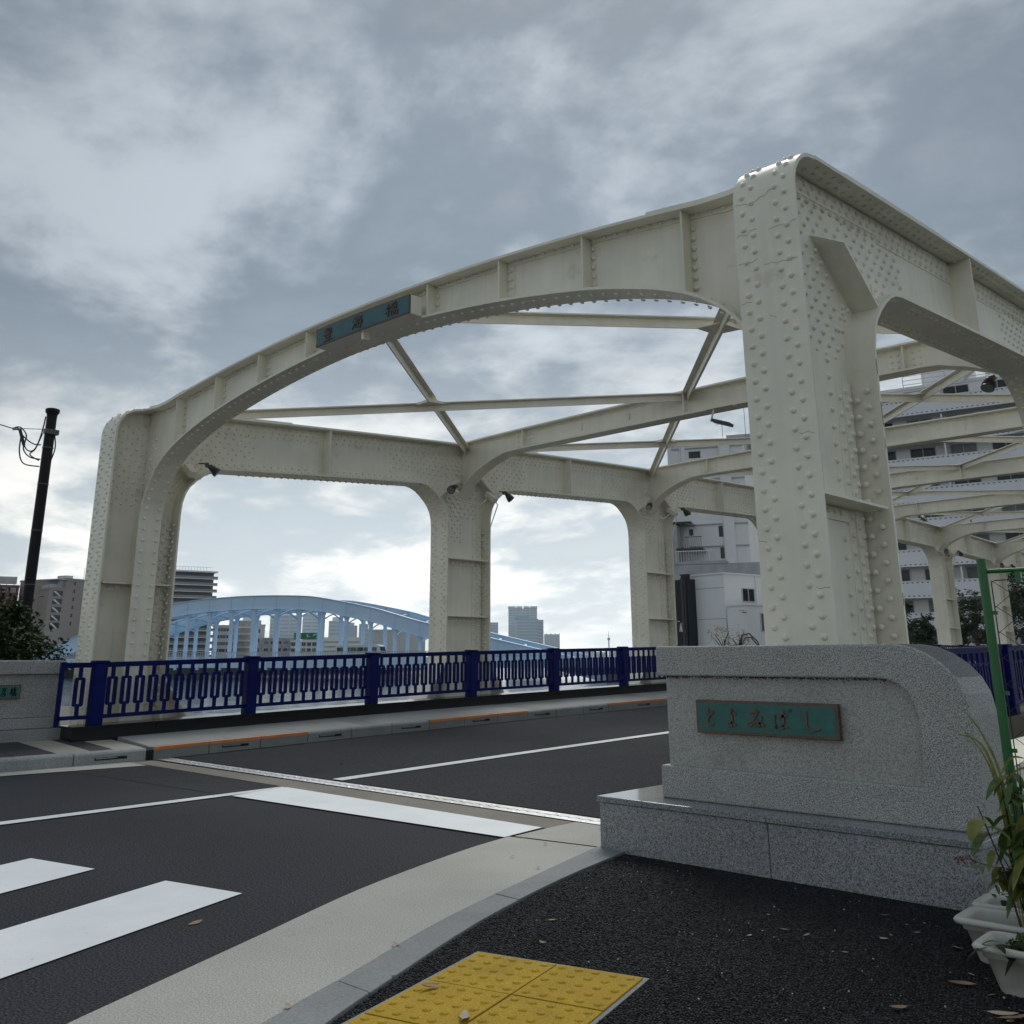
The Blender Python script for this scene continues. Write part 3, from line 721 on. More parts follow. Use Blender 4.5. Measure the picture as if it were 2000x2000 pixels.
for yo, ph in ((-.085, 0), (.085, .0)):                # underside, and down the legs
    pp = []; nr = []
    for i in range(len(pso)):
        a, c = pso[max(i-1, 0)], pso[min(i+1, len(pso)-1)]; t_ = Vector((c[0]-a[0], 0, c[1]-a[1])).normalized(); n_ = Vector((t_.z, 0, -t_.x))
        pp.append(Vector((pso[i][0], YPF+yo, pso[i][1])) + n_*.0225); nr.append(n_)
    rr.path(pp, .12, nr, ph)
    for s_ in (-1, 1): rr.row((XPC+s_*4.26-s_*.0225, YPF+yo, .35), (XPC+s_*4.26-s_*.0225, YPF+yo, 2.6), .135, (-s_, 0, 0))
RIVH = .019
x0 = XPC-4.26
for dx, ph in ((-.03, 0), (-.10, .5), (-.16, 0)): rr.row((x0+dx, fy, .4), (x0+dx, fy, 3.7), .12, (0, -1, 0), ph)
rr.done()
def f_sof(zf): return [(0, zf), (2.0, zf-.006), (3.26, zf-.012), (3.55, zf-.055), (3.84, zf-.14), (4.13, zf-.27), (4.35, zf-.43), (HW-.012, zf-.66)]
mids = {0: p_top(0)+.02}
FR = {}
for k in range(1, NP_+1):
    yc = Y0+k*PN+DP/2; zt = ztop(yc)+.045
    tf = lambda u, zt=zt: zt + .05*(1-(u/HW)**2)
    sofs = smooth_tab(f_sof(zt+.05-.345), 3)
    fr, so_, zs2 = frame(yc, sofs, tf, .25, 'cross_frame', 1); mids[k] = zt+.05; FR[k] = yc
    fy = yc-.008
    b = MB()
    for x in (-3.05, 0, 3.05):
        b.box(XPC+x-.008, XPC+x+.008, yc-.11, fy, zs2(XPC+x)+.002, tf(abs(x))-.002)
    if k <= 4:
        for x in (-3.05, 3.05): b.box(XPC+x-.22, XPC+x+.22, fy-.006, fy, zs2(XPC+x)+.04, tf(abs(x))-.05)
        b.ribbon([(XPC-4.2+8.4*i/20, fy, tf(abs(-4.2+8.4*i/20))-.001) for i in range(21)], (0, 0, -1), 0, .055, 0, .011, -1)
    b.build('web_stiffener', m_cream, fr)
    if k <= 4:
        b = MB()
        for x in (-1.9, -1.0, 1.0, 1.9): b.box(XPC+x-.012, XPC+x+.012, fy-.02, fy, tf(abs(x))-.22, tf(abs(x))-.13)
        b.build('cleat', m_cream, fr)
        rr = Riv(fr, 5)
        for s_ in (-1, 1):
            for dx in (-.17, -.09, .09, .17):
                for dz in (.08, .155, .23): rr.at((XPC+s_*3.05+dx, fy-.006, zs2(XPC+s_*3.05)+dz), (0, -1, 0))
        rr.path([(XPC-4.2+8.4*i/20, fy-.006, tf(abs(-4.2+8.4*i/20))-.03) for i in range(21)], .14, (0, -1, 0))
        if k == 1: rr.path([(p[0], fy, p[1]+.03) for p in so_[3:-3]], .16, (0, -1, 0))
        rr.done()
FR[0] = YPF
# ---- lateral bracing between the frames
for k in range(NP_):
    ya, yb = FR[k], FR[k+1]
    for s_, XE in ((-1, XL+.1), (1, XR-.1)):
        ea = Vector((XE, ya, ztop(ya)-.03)); eb = Vector((XE, yb, ztop(yb)-.03)); ma = Vector((XPC, ya, mids[k]-.02)); mb_ = Vector((XPC, yb, mids[k+1]-.02))
        for a, c, dz in ((ea, mb_, 0.), (ma, eb, -.012)):
            b = MB(); a2, c2 = a+Vector((0, 0, dz)), c+Vector((0, 0, dz)); b.bar(a2, c2, .15, .014); d_ = Vector((0, 0, -.05)); b.bar(a2+d_, c2+d_, .014, .10); b.build('brace', m_cream, BR)
        m1 = (ea+mb_)/2; b = MB(); d1 = (mb_-ea).normalized()*.24; d2 = (eb-ma).normalized()*.24
        # gusset where the two braces cross
        den_ = 1; t1 = .5
        b.add([m1+d1+Vector((0, 0, -.022)), m1+d2+Vector((0, 0, -.022)), m1-d1+Vector((0, 0, -.022)), m1-d2+Vector((0, 0, -.022)),
               m1+d1+Vector((0, 0, .012)), m1+d2+Vector((0, 0, .012)), m1-d1+Vector((0, 0, .012)), m1-d2+Vector((0, 0, .012))], [(0,1,2,3),(4,5,6,7),(0,1,5,4),(1,2,6,5),(2,3,7,6),(3,0,4,7)])
        b.build('brace_gusset', m_cream, BR)
# ---- lettering: brush strokes given as centre lines in a unit square
GL = {
 'to': [[(.28,.97),(.33,.75),(.40,.52)], [(.84,.80),(.60,.62),(.34,.42),(.20,.26),(.24,.10),(.5,.03),(.88,.08)]],
 'yo': [[(.48,.98),(.52,.6),(.53,.2),(.42,.04),(.18,.10),(.22,.22),(.45,.2),(.90,.05)], [(.55,.72),(.78,.72),(.96,.62)]],
 'mi': [[(.18,.78),(.40,.88),(.60,.88),(.46,.60),(.26,.30),(.06,.20),(.16,.10),(.30,.22),(.55,.28),(.98,.10)], [(.80,.62),(.76,.35),(.66,.12),(.55,.02)]],
 'ba': [[(.08,.72),(.05,.4),(.12,.05),(.16,.12)], [(.38,.62),(.62,.66),(.90,.72)], [(.62,.95),(.65,.6),(.65,.25),(.58,.05),(.42,.06),(.55,.17),(.92,.06)], [(.95,.98),(1.0,.88)], [(1.06,1.02),(1.12,.92)]],
 'shi': [[(.28,1.0),(.30,.92)], [(.24,.88),(.25,.5),(.30,.2),(.42,.04),(.68,.03),(1.1,.14)]],
 'yutaka': [[(.2,.95),(.22,.68)], [(.2,.95),(.80,.97),(.78,.68)], [(.4,1.04),(.4,.68)], [(.6,1.04),(.6,.68)], [(.2,.83),(.8,.84)], [(.2,.69),(.8,.70)], [(.06,.56),(.94,.60)], [(.28,.48),(.30,.24)], [(.28,.48),(.72,.49),(.70,.25)], [(.30,.25),(.71,.26)], [(.36,.2),(.41,.08)], [(.66,.21),(.59,.08)], [(.03,.03),(.97,.06)]],
 'umi': [[(.10,.95),(.21,.84)], [(.02,.68),(.15,.59)], [(.02,.08),(.13,.2),(.24,.40)], [(.48,1.0),(.42,.85),(.31,.72)], [(.42,.86),(.93,.88)], [(.46,.70),(.42,.40),(.35,.13)], [(.46,.70),(.87,.71),(.82,.2),(.76,.02),(.66,.07)], [(.25,.41),(1.0,.43)], [(.63,.70),(.57,.13)], [(.36,.13),(.86,.14)]],
 'hashi': [[(.0,.70),(.42,.74)], [(.22,1.0),(.22,.0)], [(.22,.68),(.14,.45),(.0,.28)], [(.23,.60),(.39,.44)], [(.88,1.0),(.72,.94),(.50,.90)], [(.42,.77),(1.0,.80)], [(.68,.94),(.60,.74),(.44,.60)], [(.72,.78),(.82,.66),(1.0,.58)], [(.58,.60),(.59,.46)], [(.58,.60),(.83,.61),(.81,.47)], [(.59,.47),(.82,.48)], [(.47,.38),(.47,.0)], [(.47,.38),(.96,.40),(.95,.05),(.86,.08)], [(.60,.27),(.61,.12)], [(.60,.27),(.82,.28),(.81,.13)], [(.61,.13),(.81,.14)]],
 'gen': [[(.5,1.0),(.52,.88)], [(.12,.84),(.92,.88)], [(.34,.82),(.44,.62)], [(.72,.84),(.58,.62)], [(.22,.60),(.86,.64)], [(.26,.60),(.22,.3),(.05,.02)], [(.72,.48),(.36,.34)], [(.78,.34),(.34,.18)], [(.86,.22),(.60,.06),(.28,.0)]],
}
def glyph(mb, key, org, ex, ez, n_, wd, ht, pen, thick):
    ex, ez, n_ = Vector(ex), Vector(ez), Vector(n_)
    for st in GL[key]:
        pts = curve(st, 4) if len(st) > 2 else [st[0], tuple((a+b)/2 for a, b in zip(*st)), st[1]]
        P3 = [Vector(org) + ex*(p[0]*wd) + ez*(p[1]*ht) for p in pts]; m = len(P3); A, B_ = [], []
        for i in range(m):
            t_ = (P3[min(i+1, m-1)] - P3[max(i-1, 0)]).normalized(); s_ = t_.cross(n_).normalized(); f = i/(m-1)
            hw_ = pen*(.62 + .38*math.sin(f*6.0+1.1)**2)*(1.15 if i == 0 else (.55 if i == m-1 else 1))/2
            A.append(P3[i]+s_*hw_); B_.append(P3[i]-s_*hw_)
        top = [v+n_*thick for v in A] + [v+n_*thick for v in B_]
        mb.add(A + B_ + top, [(2*m+i, 2*m+i+1, 3*m+i+1, 3*m+i) for i in range(m-1)] + [(i, i+1, 2*m+i+1, 2*m+i) for i in range(m-1)] + [(m+i, m+i+1, 3*m+i+1, 3*m+i) for i in range(m-1)] + [(0, m, 3*m, 2*m), (m-1, 2*m-1, 4*m-1, 3*m-1)])
# ---- name plate on the portal
npx0, npx1, yn = -7.52, -6.10, 5.10
def nz0(x): return 3.936 - .012*(x+6.81)**2
def nz1(x): return 4.122 - .022*(x+6.95)**2
xs = [npx0+(npx1-npx0)*i/12 for i in range(13)]
b = MB(); b.prism([(x, nz0(x)) for x in xs] + [(x, nz1(x)) for x in xs[::-1]], 'y', yn, yn+.13)
npl = b.build('name_plate', m_creamf, BR)
b = MB(); b.prism([(x, nz0(x)) for x in xs] + [(x, nz1(x)) for x in xs[::-1]], 'y', yn-.012, yn-.0005); b.build('plate_frame', m_bronze, npl)
xi = [npx0+.014+(npx1-npx0-.028)*i/12 for i in range(13)]
b = MB(); b.prism([(x, nz0(x)+.012) for x in xi] + [(x, nz1(x)-.012) for x in xi[::-1]], 'y', yn-.014, yn-.0125); b.build('plate_field', m_verdi2, npl)
for key, x, z in (('yutaka', -7.405, 3.957), ('umi', -6.935, 3.967), ('hashi', -6.43, 3.962)):
    b = MB(); glyph(b, key, (x, yn-.0142, z), (1, 0, 0), (0, 0, 1), (0, -1, 0), .165, .125, .0115, .009); b.build('character', m_bronze, npl)
for x in (npx0+.012, npx1-.012, -6.95, -6.83):
    for f_, d_ in ((nz0, .008), (nz1, -.008)): b = MB().dome((x, yn-.012, f_(x)+d_), (0, -1, 0), .008, .006, 8); b.build('plate_screw', m_bronze, npl)
b = MB(); b.box(-6.83, -6.80, yn+.02, yn+.10, 3.86, 3.945); b.build('plate_bracket', m_creamf, npl)

# ---- floodlights at the corners of the posts
def floodlight(loc, rz, label, tilt=.5, s=1.0):
    o = empty('floodlight', loc, rz, label, 'lamp', 'floodlights on the bridge posts'); o.scale = (s*.72, s*.72, s*.72)
    b = MB(); b.tube([(-.16, 0, .05), (-.06, 0, .06), (0, 0, .03)], .012, 8); b.build('arm', m_lamp, o)
    b = MB(); b.tube([(-.01, -.045, .03), (-.01, .045, .03)], .042, 12); b.build('knuckle', m_lamp, o)
    ax = Vector((math.cos(tilt), 0, -math.sin(tilt)))
    c = Vector((.03, 0, .02)); b = MB(); b.tube([c, c+ax*.05, c+ax*.11, c+ax*.19, c+ax*.20], [.045, .052, .058, .092, .094], 14); h_ = b.build('lamp_head', m_lamp, o)
    b = MB(); b.tube([c+ax*.2001, c+ax*.203], .082, 14); b.build('lens', m_lampg, h_)
    for i in range(4): b = MB(); b.tube([c+ax*(.06+.03*i), c+ax*(.066+.03*i)], .068+.008*i, 14); b.build('cooling_fin', m_lamp, h_)
    return o
def shelfbox(x, y, z, rz):
    o = MB(); o.box(-.12, .12, -.05, .05, -.04, .04); return o.build('lamp_bracket', m_cream, BR, (x, y, z), (0, .6, rz))
floodlight((XL+.40, 6.02, 3.37), R(60), 'dark floodlight in the corner of the end post beside the name plate', .7)
for k, ords in ((1, 'second'), (2, 'third'), (5, 'sixth'), (6, 'seventh')):
    yc = Y0+k*PN+DP/2; zz = ztop(yc)-.83
    floodlight((XL+.42, yc-.55, zz+.02), R(-70), 'grey floodlight on the approach face of the %s post along the river railing' % ords, .6)
    floodlight((XL+.42, yc+.62, zz+.05), R(75), 'grey floodlight on the far face of the %s post along the river railing' % ords, .75)
    shelfbox(XL+.25, yc-.42, zz, 0); shelfbox(XL+.25, yc+.46, zz, 0)
    b = MB(); b.tube([(XL+.25, yc-.45, zz-.08), (XL+.24, yc-.2, zz-.14), (XL+.24, yc+.2, zz-.16), (XL+.25, yc+.35, zz-.05)], .012, 6); b.tube([(XL+.28, yc+.40, zz+.02), (XL+.27, yc+.60, zz-.12), (XL+.19, yc+.50, zz-.5), (XL+.19, yc+.48, zz-1.3), (XL+.19, yc+.48, .5)], .010, 6); b.build('lamp_conduit', m_cream, BR)
shelfbox(XL+.25, 5.86, 3.32, 0)
floodlight((XR-.38, Y0+PN-.25, 3.72), R(-100), 'round dark floodlight under the arch of the second cross frame', 1.0)
fl_ = empty('box_floodlight', (XPC+.62, FR[1]-.14, mids[1]-.36), 0, 'flat square floodlight hung under the middle of the second cross frame', 'lamp')
b = MB(); b.box(-.20, .18, -.05, .10, .0, .02); b.build('hanger_plate', m_creamf, fl_)
b = MB(); b.bar((-.12, 0, 0), (-.16, -.02, -.16), .04, .02); b.build('arm', m_creamf, fl_)
b = MB(); b.box(-.02, .24, -.08, .08, -.02, .02); b.build('lamp_head', m_lamp, fl_, (-.10, -.03, -.17), (0, .35, .2))

# ------------------------------------------------------------------ railings and plinths
def post_top(y): return .965 + (rise(y)-rise(4.7))*1.02
def railing(name, X, label, ylist, first, both):
    o = empty(name, (X, ylist[0], 0), 0, label, 'railing'); oy = ylist[0]
    def PZ(y): return .295 + rise(y)*1.0
    for y in ylist:
        b = MB(); z0, z1 = PZ(y)-.01, .965+rise(y); b.box(-.065, .065, -.07, .07, z0, z1-.03); b.box(-.075, .075, -.082, .082, z1-.03, z1)
        b.build('post', m_blue, o, (0, y-oy, 0), bevel=.012)
    segs = list(zip(ylist[:-1], ylist[1:]))
    if first is not None: segs = [(first, ylist[0])] + segs
    bm_ = {}
    def baluster(n_):
        h = n_; b = MB(); w_, t = .038, .024
        zr0, zr1 = h*.21, h*.765
        b.box(-t/2, t/2, -w_/2, w_/2, 0, zr0+.01); b.box(-t/2, t/2, -w_/2, w_/2, zr1-.01, h)
        rw = .110; b.prism([(-rw/2, zr0+.015), (-rw/2+.015, zr0), (rw/2-.015, zr0), (rw/2, zr0+.015), (rw/2, zr0+.028), (-rw/2, zr0+.028)], 'x', -t/2-.002, t/2+.002)
        b.prism([(-rw/2, zr1-.015), (-rw/2+.015, zr1), (rw/2-.015, zr1), (rw/2, zr1-.015), (rw/2, zr1-.028), (-rw/2, zr1-.028)], 'x', -t/2-.002, t/2+.002)
        for s_ in (-1, 1):
            y0, y1 = sorted((s_*rw/2, s_*(rw/2-.037))); b.box(-t/2-.002, t/2+.002, y0, y1, zr0+.026, zr1-.026)
        return b.mesh('baluster', m_blue)
    bal = baluster(.54)
    nb = 0
    for y0, y1 in segs:
        a0 = y0 + (0 if y0 == first else .0); z0, z1 = PZ(y0), PZ(y1)
        b = MB(); b.ribbon([(0, y0-oy, z0+.085), (0, y1-oy, z1+.085)], (1, 0, 0), -.02, .02, -.02, .02, 1, False); b.build('bottom_rail', m_blue, o)
        b = MB(); b.ribbon([(0, y0-oy, z0+.635), (0, y1-oy, z1+.635)], (1, 0, 0), -.032, .032, -.012, .016, -1, False); b.ribbon([(0, y0-oy, z0+.61), (0, y1-oy, z1+.61)], (1, 0, 0), -.018, .018, -.014, .014, -1, False); b.build('top_rail', m_blue, o)
        L_ = y1-y0; cnt = 11 if L_ > 1 else 1
        for i in range(cnt):
            y = y0 + L_*(i+1)/(cnt+1); nb += 1
            link('baluster', bal, o, (0, y-oy, PZ(y)+.085), scl=(1, 1, 1))
    if first is not None:
        b = MB(); b.box(-.02, .02, first-oy-.02, first-oy+.02, PZ(first), PZ(first)+.655); b.build('end_bar', m_blue, o)
    return o
posts = [4.71 + 1.885*i for i in range(27) if 4.71+1.885*i < 54.2]
railing('bridge_railing', -10.75, 'dark blue railing with framed slot bars along the river side of the bridge', posts, 4.31, True)
railing('bridge_railing', -3.36, 'dark blue railing behind the granite name stone and the green garden frame', [y+.55 for y in posts if y+.55 < 54], None, False)
def plinth(name, X, sgn, ya, label):
    o = empty(name, (X, ya, 0), 0, label, 'plinth'); y = ya
    while y < 54:
        y1 = y + .93; b = MB()
        x0, x1 = sorted((X, X-sgn*.32))
        vs_ = [(x-X, yy-ya, rise(yy)+z) for yy in (y+.0025, y1-.0025) for x, z in ((x0, .06), (x1, .06), (x1, .272), (x0, .272))]
        b.add(vs_, [(0,1,2,3),(4,5,6,7),(0,1,5,4),(1,2,6,5),(2,3,7,6),(3,0,4,7)]); b.build('stone_block', m_blackst, o)
        b = MB(); x0, x1 = sorted((X+sgn*.012, X-sgn*.34)); vs_ = [(x-X, yy-ya, rise(yy)+z) for yy in (y+.001, y1-.001) for x, z in ((x0, .274), (x1, .274), (x1, .297), (x0, .297))]
        b.add(vs_, [(0,1,2,3),(4,5,6,7),(0,1,5,4),(1,2,6,5),(2,3,7,6),(3,0,4,7)]); b.build('coping', m_blackst, o)
        y = y1
    return o
plinth('railing_plinth', -10.60, 1, 4.42, 'low black polished stone plinth under the river side railing')
plinth('railing_plinth', -3.52, -1, 5.20, 'low black polished stone plinth under the railing behind the name stone')

# ------------------------------------------------------------------ granite name stones
ms = empty('name_stone', (-2.5, 4.6, 0), 0, 'grey granite bridge name stone with rounded shoulder and green hiragana plaque', 'monument')
o0 = Vector((2.5, -4.6, 0))
def stone(name, x0, x1, y0, y1, z0, z1, mat, bev=.004, par=ms, off=o0):
    b = MB(); b.box(x0+off.x, x1+off.x, y0+off.y, y1+off.y, z0, z1); return b.build(name, mat, par, bevel=bev)
stone('base_block', -3.497, -3.455, 4.345, 4.93, -.03, .236, m_granf)
stone('base_block', -3.452, -2.487, 4.340, 4.93, -.03, .236, m_granf)
stone('base_block', -2.483, -1.53, 4.340, 4.93, -.03, .236, m_granf)
for x0, x1 in ((-3.505, -3.205), (-3.202, -2.487), (-2.484, -1.515)): stone('base_slab', x0, x1, 4.330, 4.94, .239, .268, m_granp, .003)
sh = [(-1.86, 1.047), (-1.79, 1.034), (-1.72, 1.004), (-1.655, .957), (-1.605, .90), (-1.572, .83), (-1.558, .74)]
outl = [(-3.207, .892), (-3.207, 1.047)] + sh + [(-1.553, .5), (-1.543, .268), (-3.203, .268), (-3.203, .432), (-1.80, .432), (-1.785, .70), (-1.795, .76), (-1.82, .82), (-1.86, .865), (-1.92, .888), (-1.98, .892)]
b = MB(); b.prism([(p[0]+2.5, p[1]) for p in outl], 'y', 4.515-4.6, 4.865-4.6); b.build('stone_body', m_gran, ms, bevel=.010, seg=3)
stone('stone_panel', -3.180, -1.76, 4.556, 4.845, .40, .92, m_granq, .02)
b = MB(); b.ribbon([(p[0]+2.5, 0, p[1]) for p in [(-2.2, 1.047)] + sh[:5]], (0, 1, 0), 4.527-4.6, 4.853-4.6, 0, .0015, -1); b.build('polished_shoulder', m_granp, ms)
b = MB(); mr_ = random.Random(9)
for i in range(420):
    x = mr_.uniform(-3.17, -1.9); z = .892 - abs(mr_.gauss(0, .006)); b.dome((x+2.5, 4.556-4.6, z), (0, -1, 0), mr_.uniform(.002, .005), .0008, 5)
b.build('cap_specks', pmat('cap_specks', (.05, .045, .03), .9, .4, 60), ms, kind='stuff')  # small flat dark specks along the top edge of the panel
# plaque
b = MB(); b.box(-2.962+2.5, -2.168+2.5, 4.518-4.6, 4.546-4.6, .607, .772); pq = b.build('plaque', m_bronze, ms, bevel=.003)
b = MB(); b.box(-2.948+2.5, -2.182+2.5, 4.5165-4.6, 4.5175-4.6, .621, .758); b.build('plaque_field', m_verdi, pq)
for key, x, wd in (('to', -2.905, .058), ('yo', -2.775, .056), ('mi', -2.655, .098), ('ba', -2.510, .085), ('shi', -2.355, .085)):
    b = MB(); glyph(b, key, (x+2.5, 4.5165-4.6, .648 if key != 'shi' else .644), (1, 0, 0), (0, 0, 1), (0, -1, 0), wd, .088, .0155, .006); b.build('character', m_bronze, pq)
ml = empty('name_stone', (-11.2, 4.4, 0), 0, 'weathered granite name stone beside the end of the blue railing', 'monument'); o1 = Vector((11.2, -4.4, 0))
stone('base_block', -11.7, -10.885, .5, 4.482, .05, .276, m_granf, .006, ml, o1)
stone('stone_foot', -11.6, -10.945, .5, 4.435, .278, .388, m_granl, .012, ml, o1)
stone('stone_body', -11.55, -10.985, .5, 4.385, .39, .828, m_granl, .008, ml, o1)
stone('stone_cap', -11.65, -10.93, .5, 4.405, .829, .972, m_granl, .014, ml, o1)
b = MB(); b.box(-10.985+11.2, -10.962+11.2, 3.60-4.4, 3.992-4.4, .584, .728); pq = b.build('plaque', m_bronze, ml, bevel=.002)
b = MB(); b.box(-10.9615+11.2, -10.9605+11.2, 3.612-4.4, 3.98-4.4, .596, .716); b.build('plaque_field', m_verdi, pq)
for key, y in (('yutaka', 3.685), ('gen', 3.795), ('hashi', 3.888)):
    b = MB(); glyph(b, key, (-10.9605+11.2, y-4.4, .612), (0, 1, 0), (0, 0, 1), (1, 0, 0), .06, .09, .010, .004); b.build('character', m_dark, pq)

# ------------------------------------------------------------------ tactile paving, litter of leaves
ta_ = empty('tactile_paving', (-2.655, 2.606, 0), math.atan2(.0831, .297)); ta_['kind'] = 'structure'
bump = MB().tube([(0, 0, 0), (0, 0, .0032), (0, 0, .0045)], [.0155, .0125, .0085], 14).mesh('bump', m_tact)
b = MB(); b.box(-.012, .624, -1.28, .014, -.03, .0035); b.build('tile_bed', m_kerbn, ta_)
for i in range(2):
    for j in range(4):
        x0, y0 = i*.306, -j*.334
        b = MB(); b.box(x0+.003, x0+.303, y0-.331, y0-.003, -.02, .008+.001*((i+j) % 2)); tl = b.build('tactile_tile', m_tact, ta_, bevel=.002)
        if j < 3:
            for a in range(5):
                for c in range(5): link('bump', bump, tl, (x0+.003+.03+a*.06, y0-.003-.033-c*.0655, .0078+.001*((i+j) % 2)))
def dryleaf(seed, l, wd, mat):
    rn = random.Random(seed); n = 7; v = []; f = []; cu = rn.uniform(.1, .5)
    for i in range(n):
        t = i/(n-1); hw = wd*math.sin(math.pi*min(1, t*.98+.02))**.8*.5*(1-.25*t); z = l*cu*(t-.5)**2 + l*.04
        x = (t-.5)*l; y = math.sin(t*3+seed)*wd*.12
        v += [(x, y-hw, z+hw*cu*1.2), (x, y, z), (x, y+hw, z+hw*cu*.9)]
    for i in range(n-1):
        for k in range(2): f.append((i*3+k, i*3+k+1, i*3+k+4, i*3+k+3))
    v += [(-.5*l-.3*l, .06*l, l*.1), (-.5*l, -.01*l, v[1][2]), (-.5*l, .01*l, v[1][2])]; f.append((len(v)-3, len(v)-2, len(v)-1))
    me = bpy.data.meshes.new('fallen_leaf'); me.from_pydata(v, [], f); me.materials.append(mat)
    me.polygons.foreach_set('use_smooth', [True]*len(f)); return me
lm = [dryleaf(i, .05+.008*i, .022+.002*i, m_dry if i % 3 else m_dry2) for i in range(5)]
lab = {'p': 'small dry brown leaf lying on the black pavement', 'r': 'dry brown leaf lying on the asphalt road', 't': 'curled pinkish brown leaf on the yellow tactile tiles', 'g': 'small dry leaf on the pale gutter strip', 'c': 'dry leaf fragment on the road by the far kerb'}
LSC = .72
LV = [(1463,1823,'p',.7),(1078,1793,'p',.9),(1060,1838,'p',.9),(1500,1783,'p',.7),(1727,1784,'p',.8),(1726,1830,'p',1.1),(1740,1822,'p',.7),(1790,1818,'p',.6),(1872,1848,'p',1.0),(1878,1918,'p',1.4),(1896,1899,'p',.7),(1937,1938,'p',.7),(1754,1966,'p',1.3),(1960,1976,'p',1.6),(1985,1985,'p',1.9),(1972,1990,'p',1.1),(1997,1970,'p',.9),(1530,1812,'p',.7),(1650,1855,'p',.5),(1575,1822,'p',.6),(1770,1802,'p',.5),
      (381,1801,'r',1.6),(839,1934,'t',1.5),(905,1991,'t',1.6),(774,1845,'g',.8),(770,1906,'g',.8),(1052,1694,'g',.8),(1065,1648,'g',.7),(560,1967,'g',1.0),(1000,1673,'g',.6),
      (563,1459,'c',1.6),(512,1467,'c',1.4),(605,1451,'c',1.4),(666,1498,'c',1.2),(697,1449,'c',1.2),(575,1399,'c',0)]
for i, (px, py, kd, s_) in enumerate(LV):
    if not s_: continue
    p = onz(px, py, .012 if kd in 'pg' else .006); me = lm[i % 5]
    o = link('fallen_leaf', me, None, (p.x, p.y, {'p': .004, 'r': .001, 't': .012, 'g': .012, 'c': .004+max(0, rise(p.y))}[kd]), (random.uniform(-.15, .15), random.uniform(-.15, .15), random.uniform(0, 6.28)), (s_*LSC, s_*LSC, s_*LSC))
    tag(o, lab[kd] if not (kd == 't' and px > 880) else 'darker curled leaf in the middle of the yellow tactile tiles', 'leaf', {'p': 'dry leaves on the black pavement', 'r': 'dry leaf on the road', 't': 'leaves on the tactile tiles', 'g': 'dry leaves on the gutter', 'c': 'dry leaves by the far kerb'}[kd])
# the open-graded stones of the black pavement, as real stones near the camera
ag = random.Random(21); sv_ = []; sf_ = []
tl0 = Vector((-2.655, 2.606)); tang = math.atan2(.0831, .297); tc_, ts_ = math.cos(tang), math.sin(tang)
kis = sorted([(p[1], p[0]) for p in ki_])
def kx_at(y):
    for (a, xa), (b_, xb) in zip(kis[:-1], kis[1:]):
        if a <= y <= b_: return xa + (xb-xa)*(y-a)/max(b_-a, 1e-6)
    return -3
gy_ = 1.55; pit = .0112
while gy_ < 4.34:
    xl = kx_at(gy_); xr = min(.1, -.16 - .30*gy_*.9 + .35); gx_ = xl + .004
    while gx_ < xr:
        x, y = gx_ + ag.uniform(-.004, .004), gy_ + ag.uniform(-.004, .004); gx_ += pit
        dx, dy = x-tl0.x, y-tl0.y; u, v_ = dx*tc_+dy*ts_, -dx*ts_+dy*tc_
        if -.013 < u < .625 and v_ < .015: continue
        if x > -3.505 and y > 4.327: continue
        r_ = ag.uniform(.0042, .0072); h_ = ag.uniform(.001, .0048); a0 = ag.uniform(0, 6.28); b0 = len(sv_); el = ag.uniform(.65, 1.0); tx_, ty_ = ag.uniform(-.3, .3), ag.uniform(-.3, .3)
        for k in range(5):
            a = a0 + 1.2566*k + ag.uniform(-.25, .25); sv_.append((x+r_*math.cos(a), y+r_*el*math.sin(a), -.004))
        for k in range(5):
            a = a0 + 1.2566*k; px_, py_ = .68*r_*math.cos(a), .68*r_*el*math.sin(a); sv_.append((x+px_, y+py_, h_*.85 + px_*tx_ + py_*ty_))
        sf_.append((b0+5, b0+6, b0+7, b0+8, b0+9))
        for k in range(5): sf_.append((b0+k, b0+(k+1) % 5, b0+5+(k+1) % 5, b0+5+k))
    gy_ += pit*.9
me = bpy.data.meshes.new('pavement_stones'); me.from_pydata(sv_, [], sf_); me.materials.append(m_agg)
tag(link('pavement_stones', me, None, kind='stuff'), 'coarse black stones of the open graded pavement', 'pavement')
# pale grit and crumbs on the pavement
b = MB()
for i in range(260):
    x, y = random.uniform(-3.2, -.4), random.uniform(1.2, 4.25)
    if x < -2.9+ (3.2-y)*.35: continue
    s_ = random.uniform(.0015, .004); b.dome((x, y, .002), (random.uniform(-.5, .5), random.uniform(-.5, .5), 1), s_, s_, 4)
o = b.build('grit', pmat('grit', (.45, .43, .38), .8, .3, 40), kind='stuff'); tag(o, 'pale grit scattered over the black pavement', 'grit')

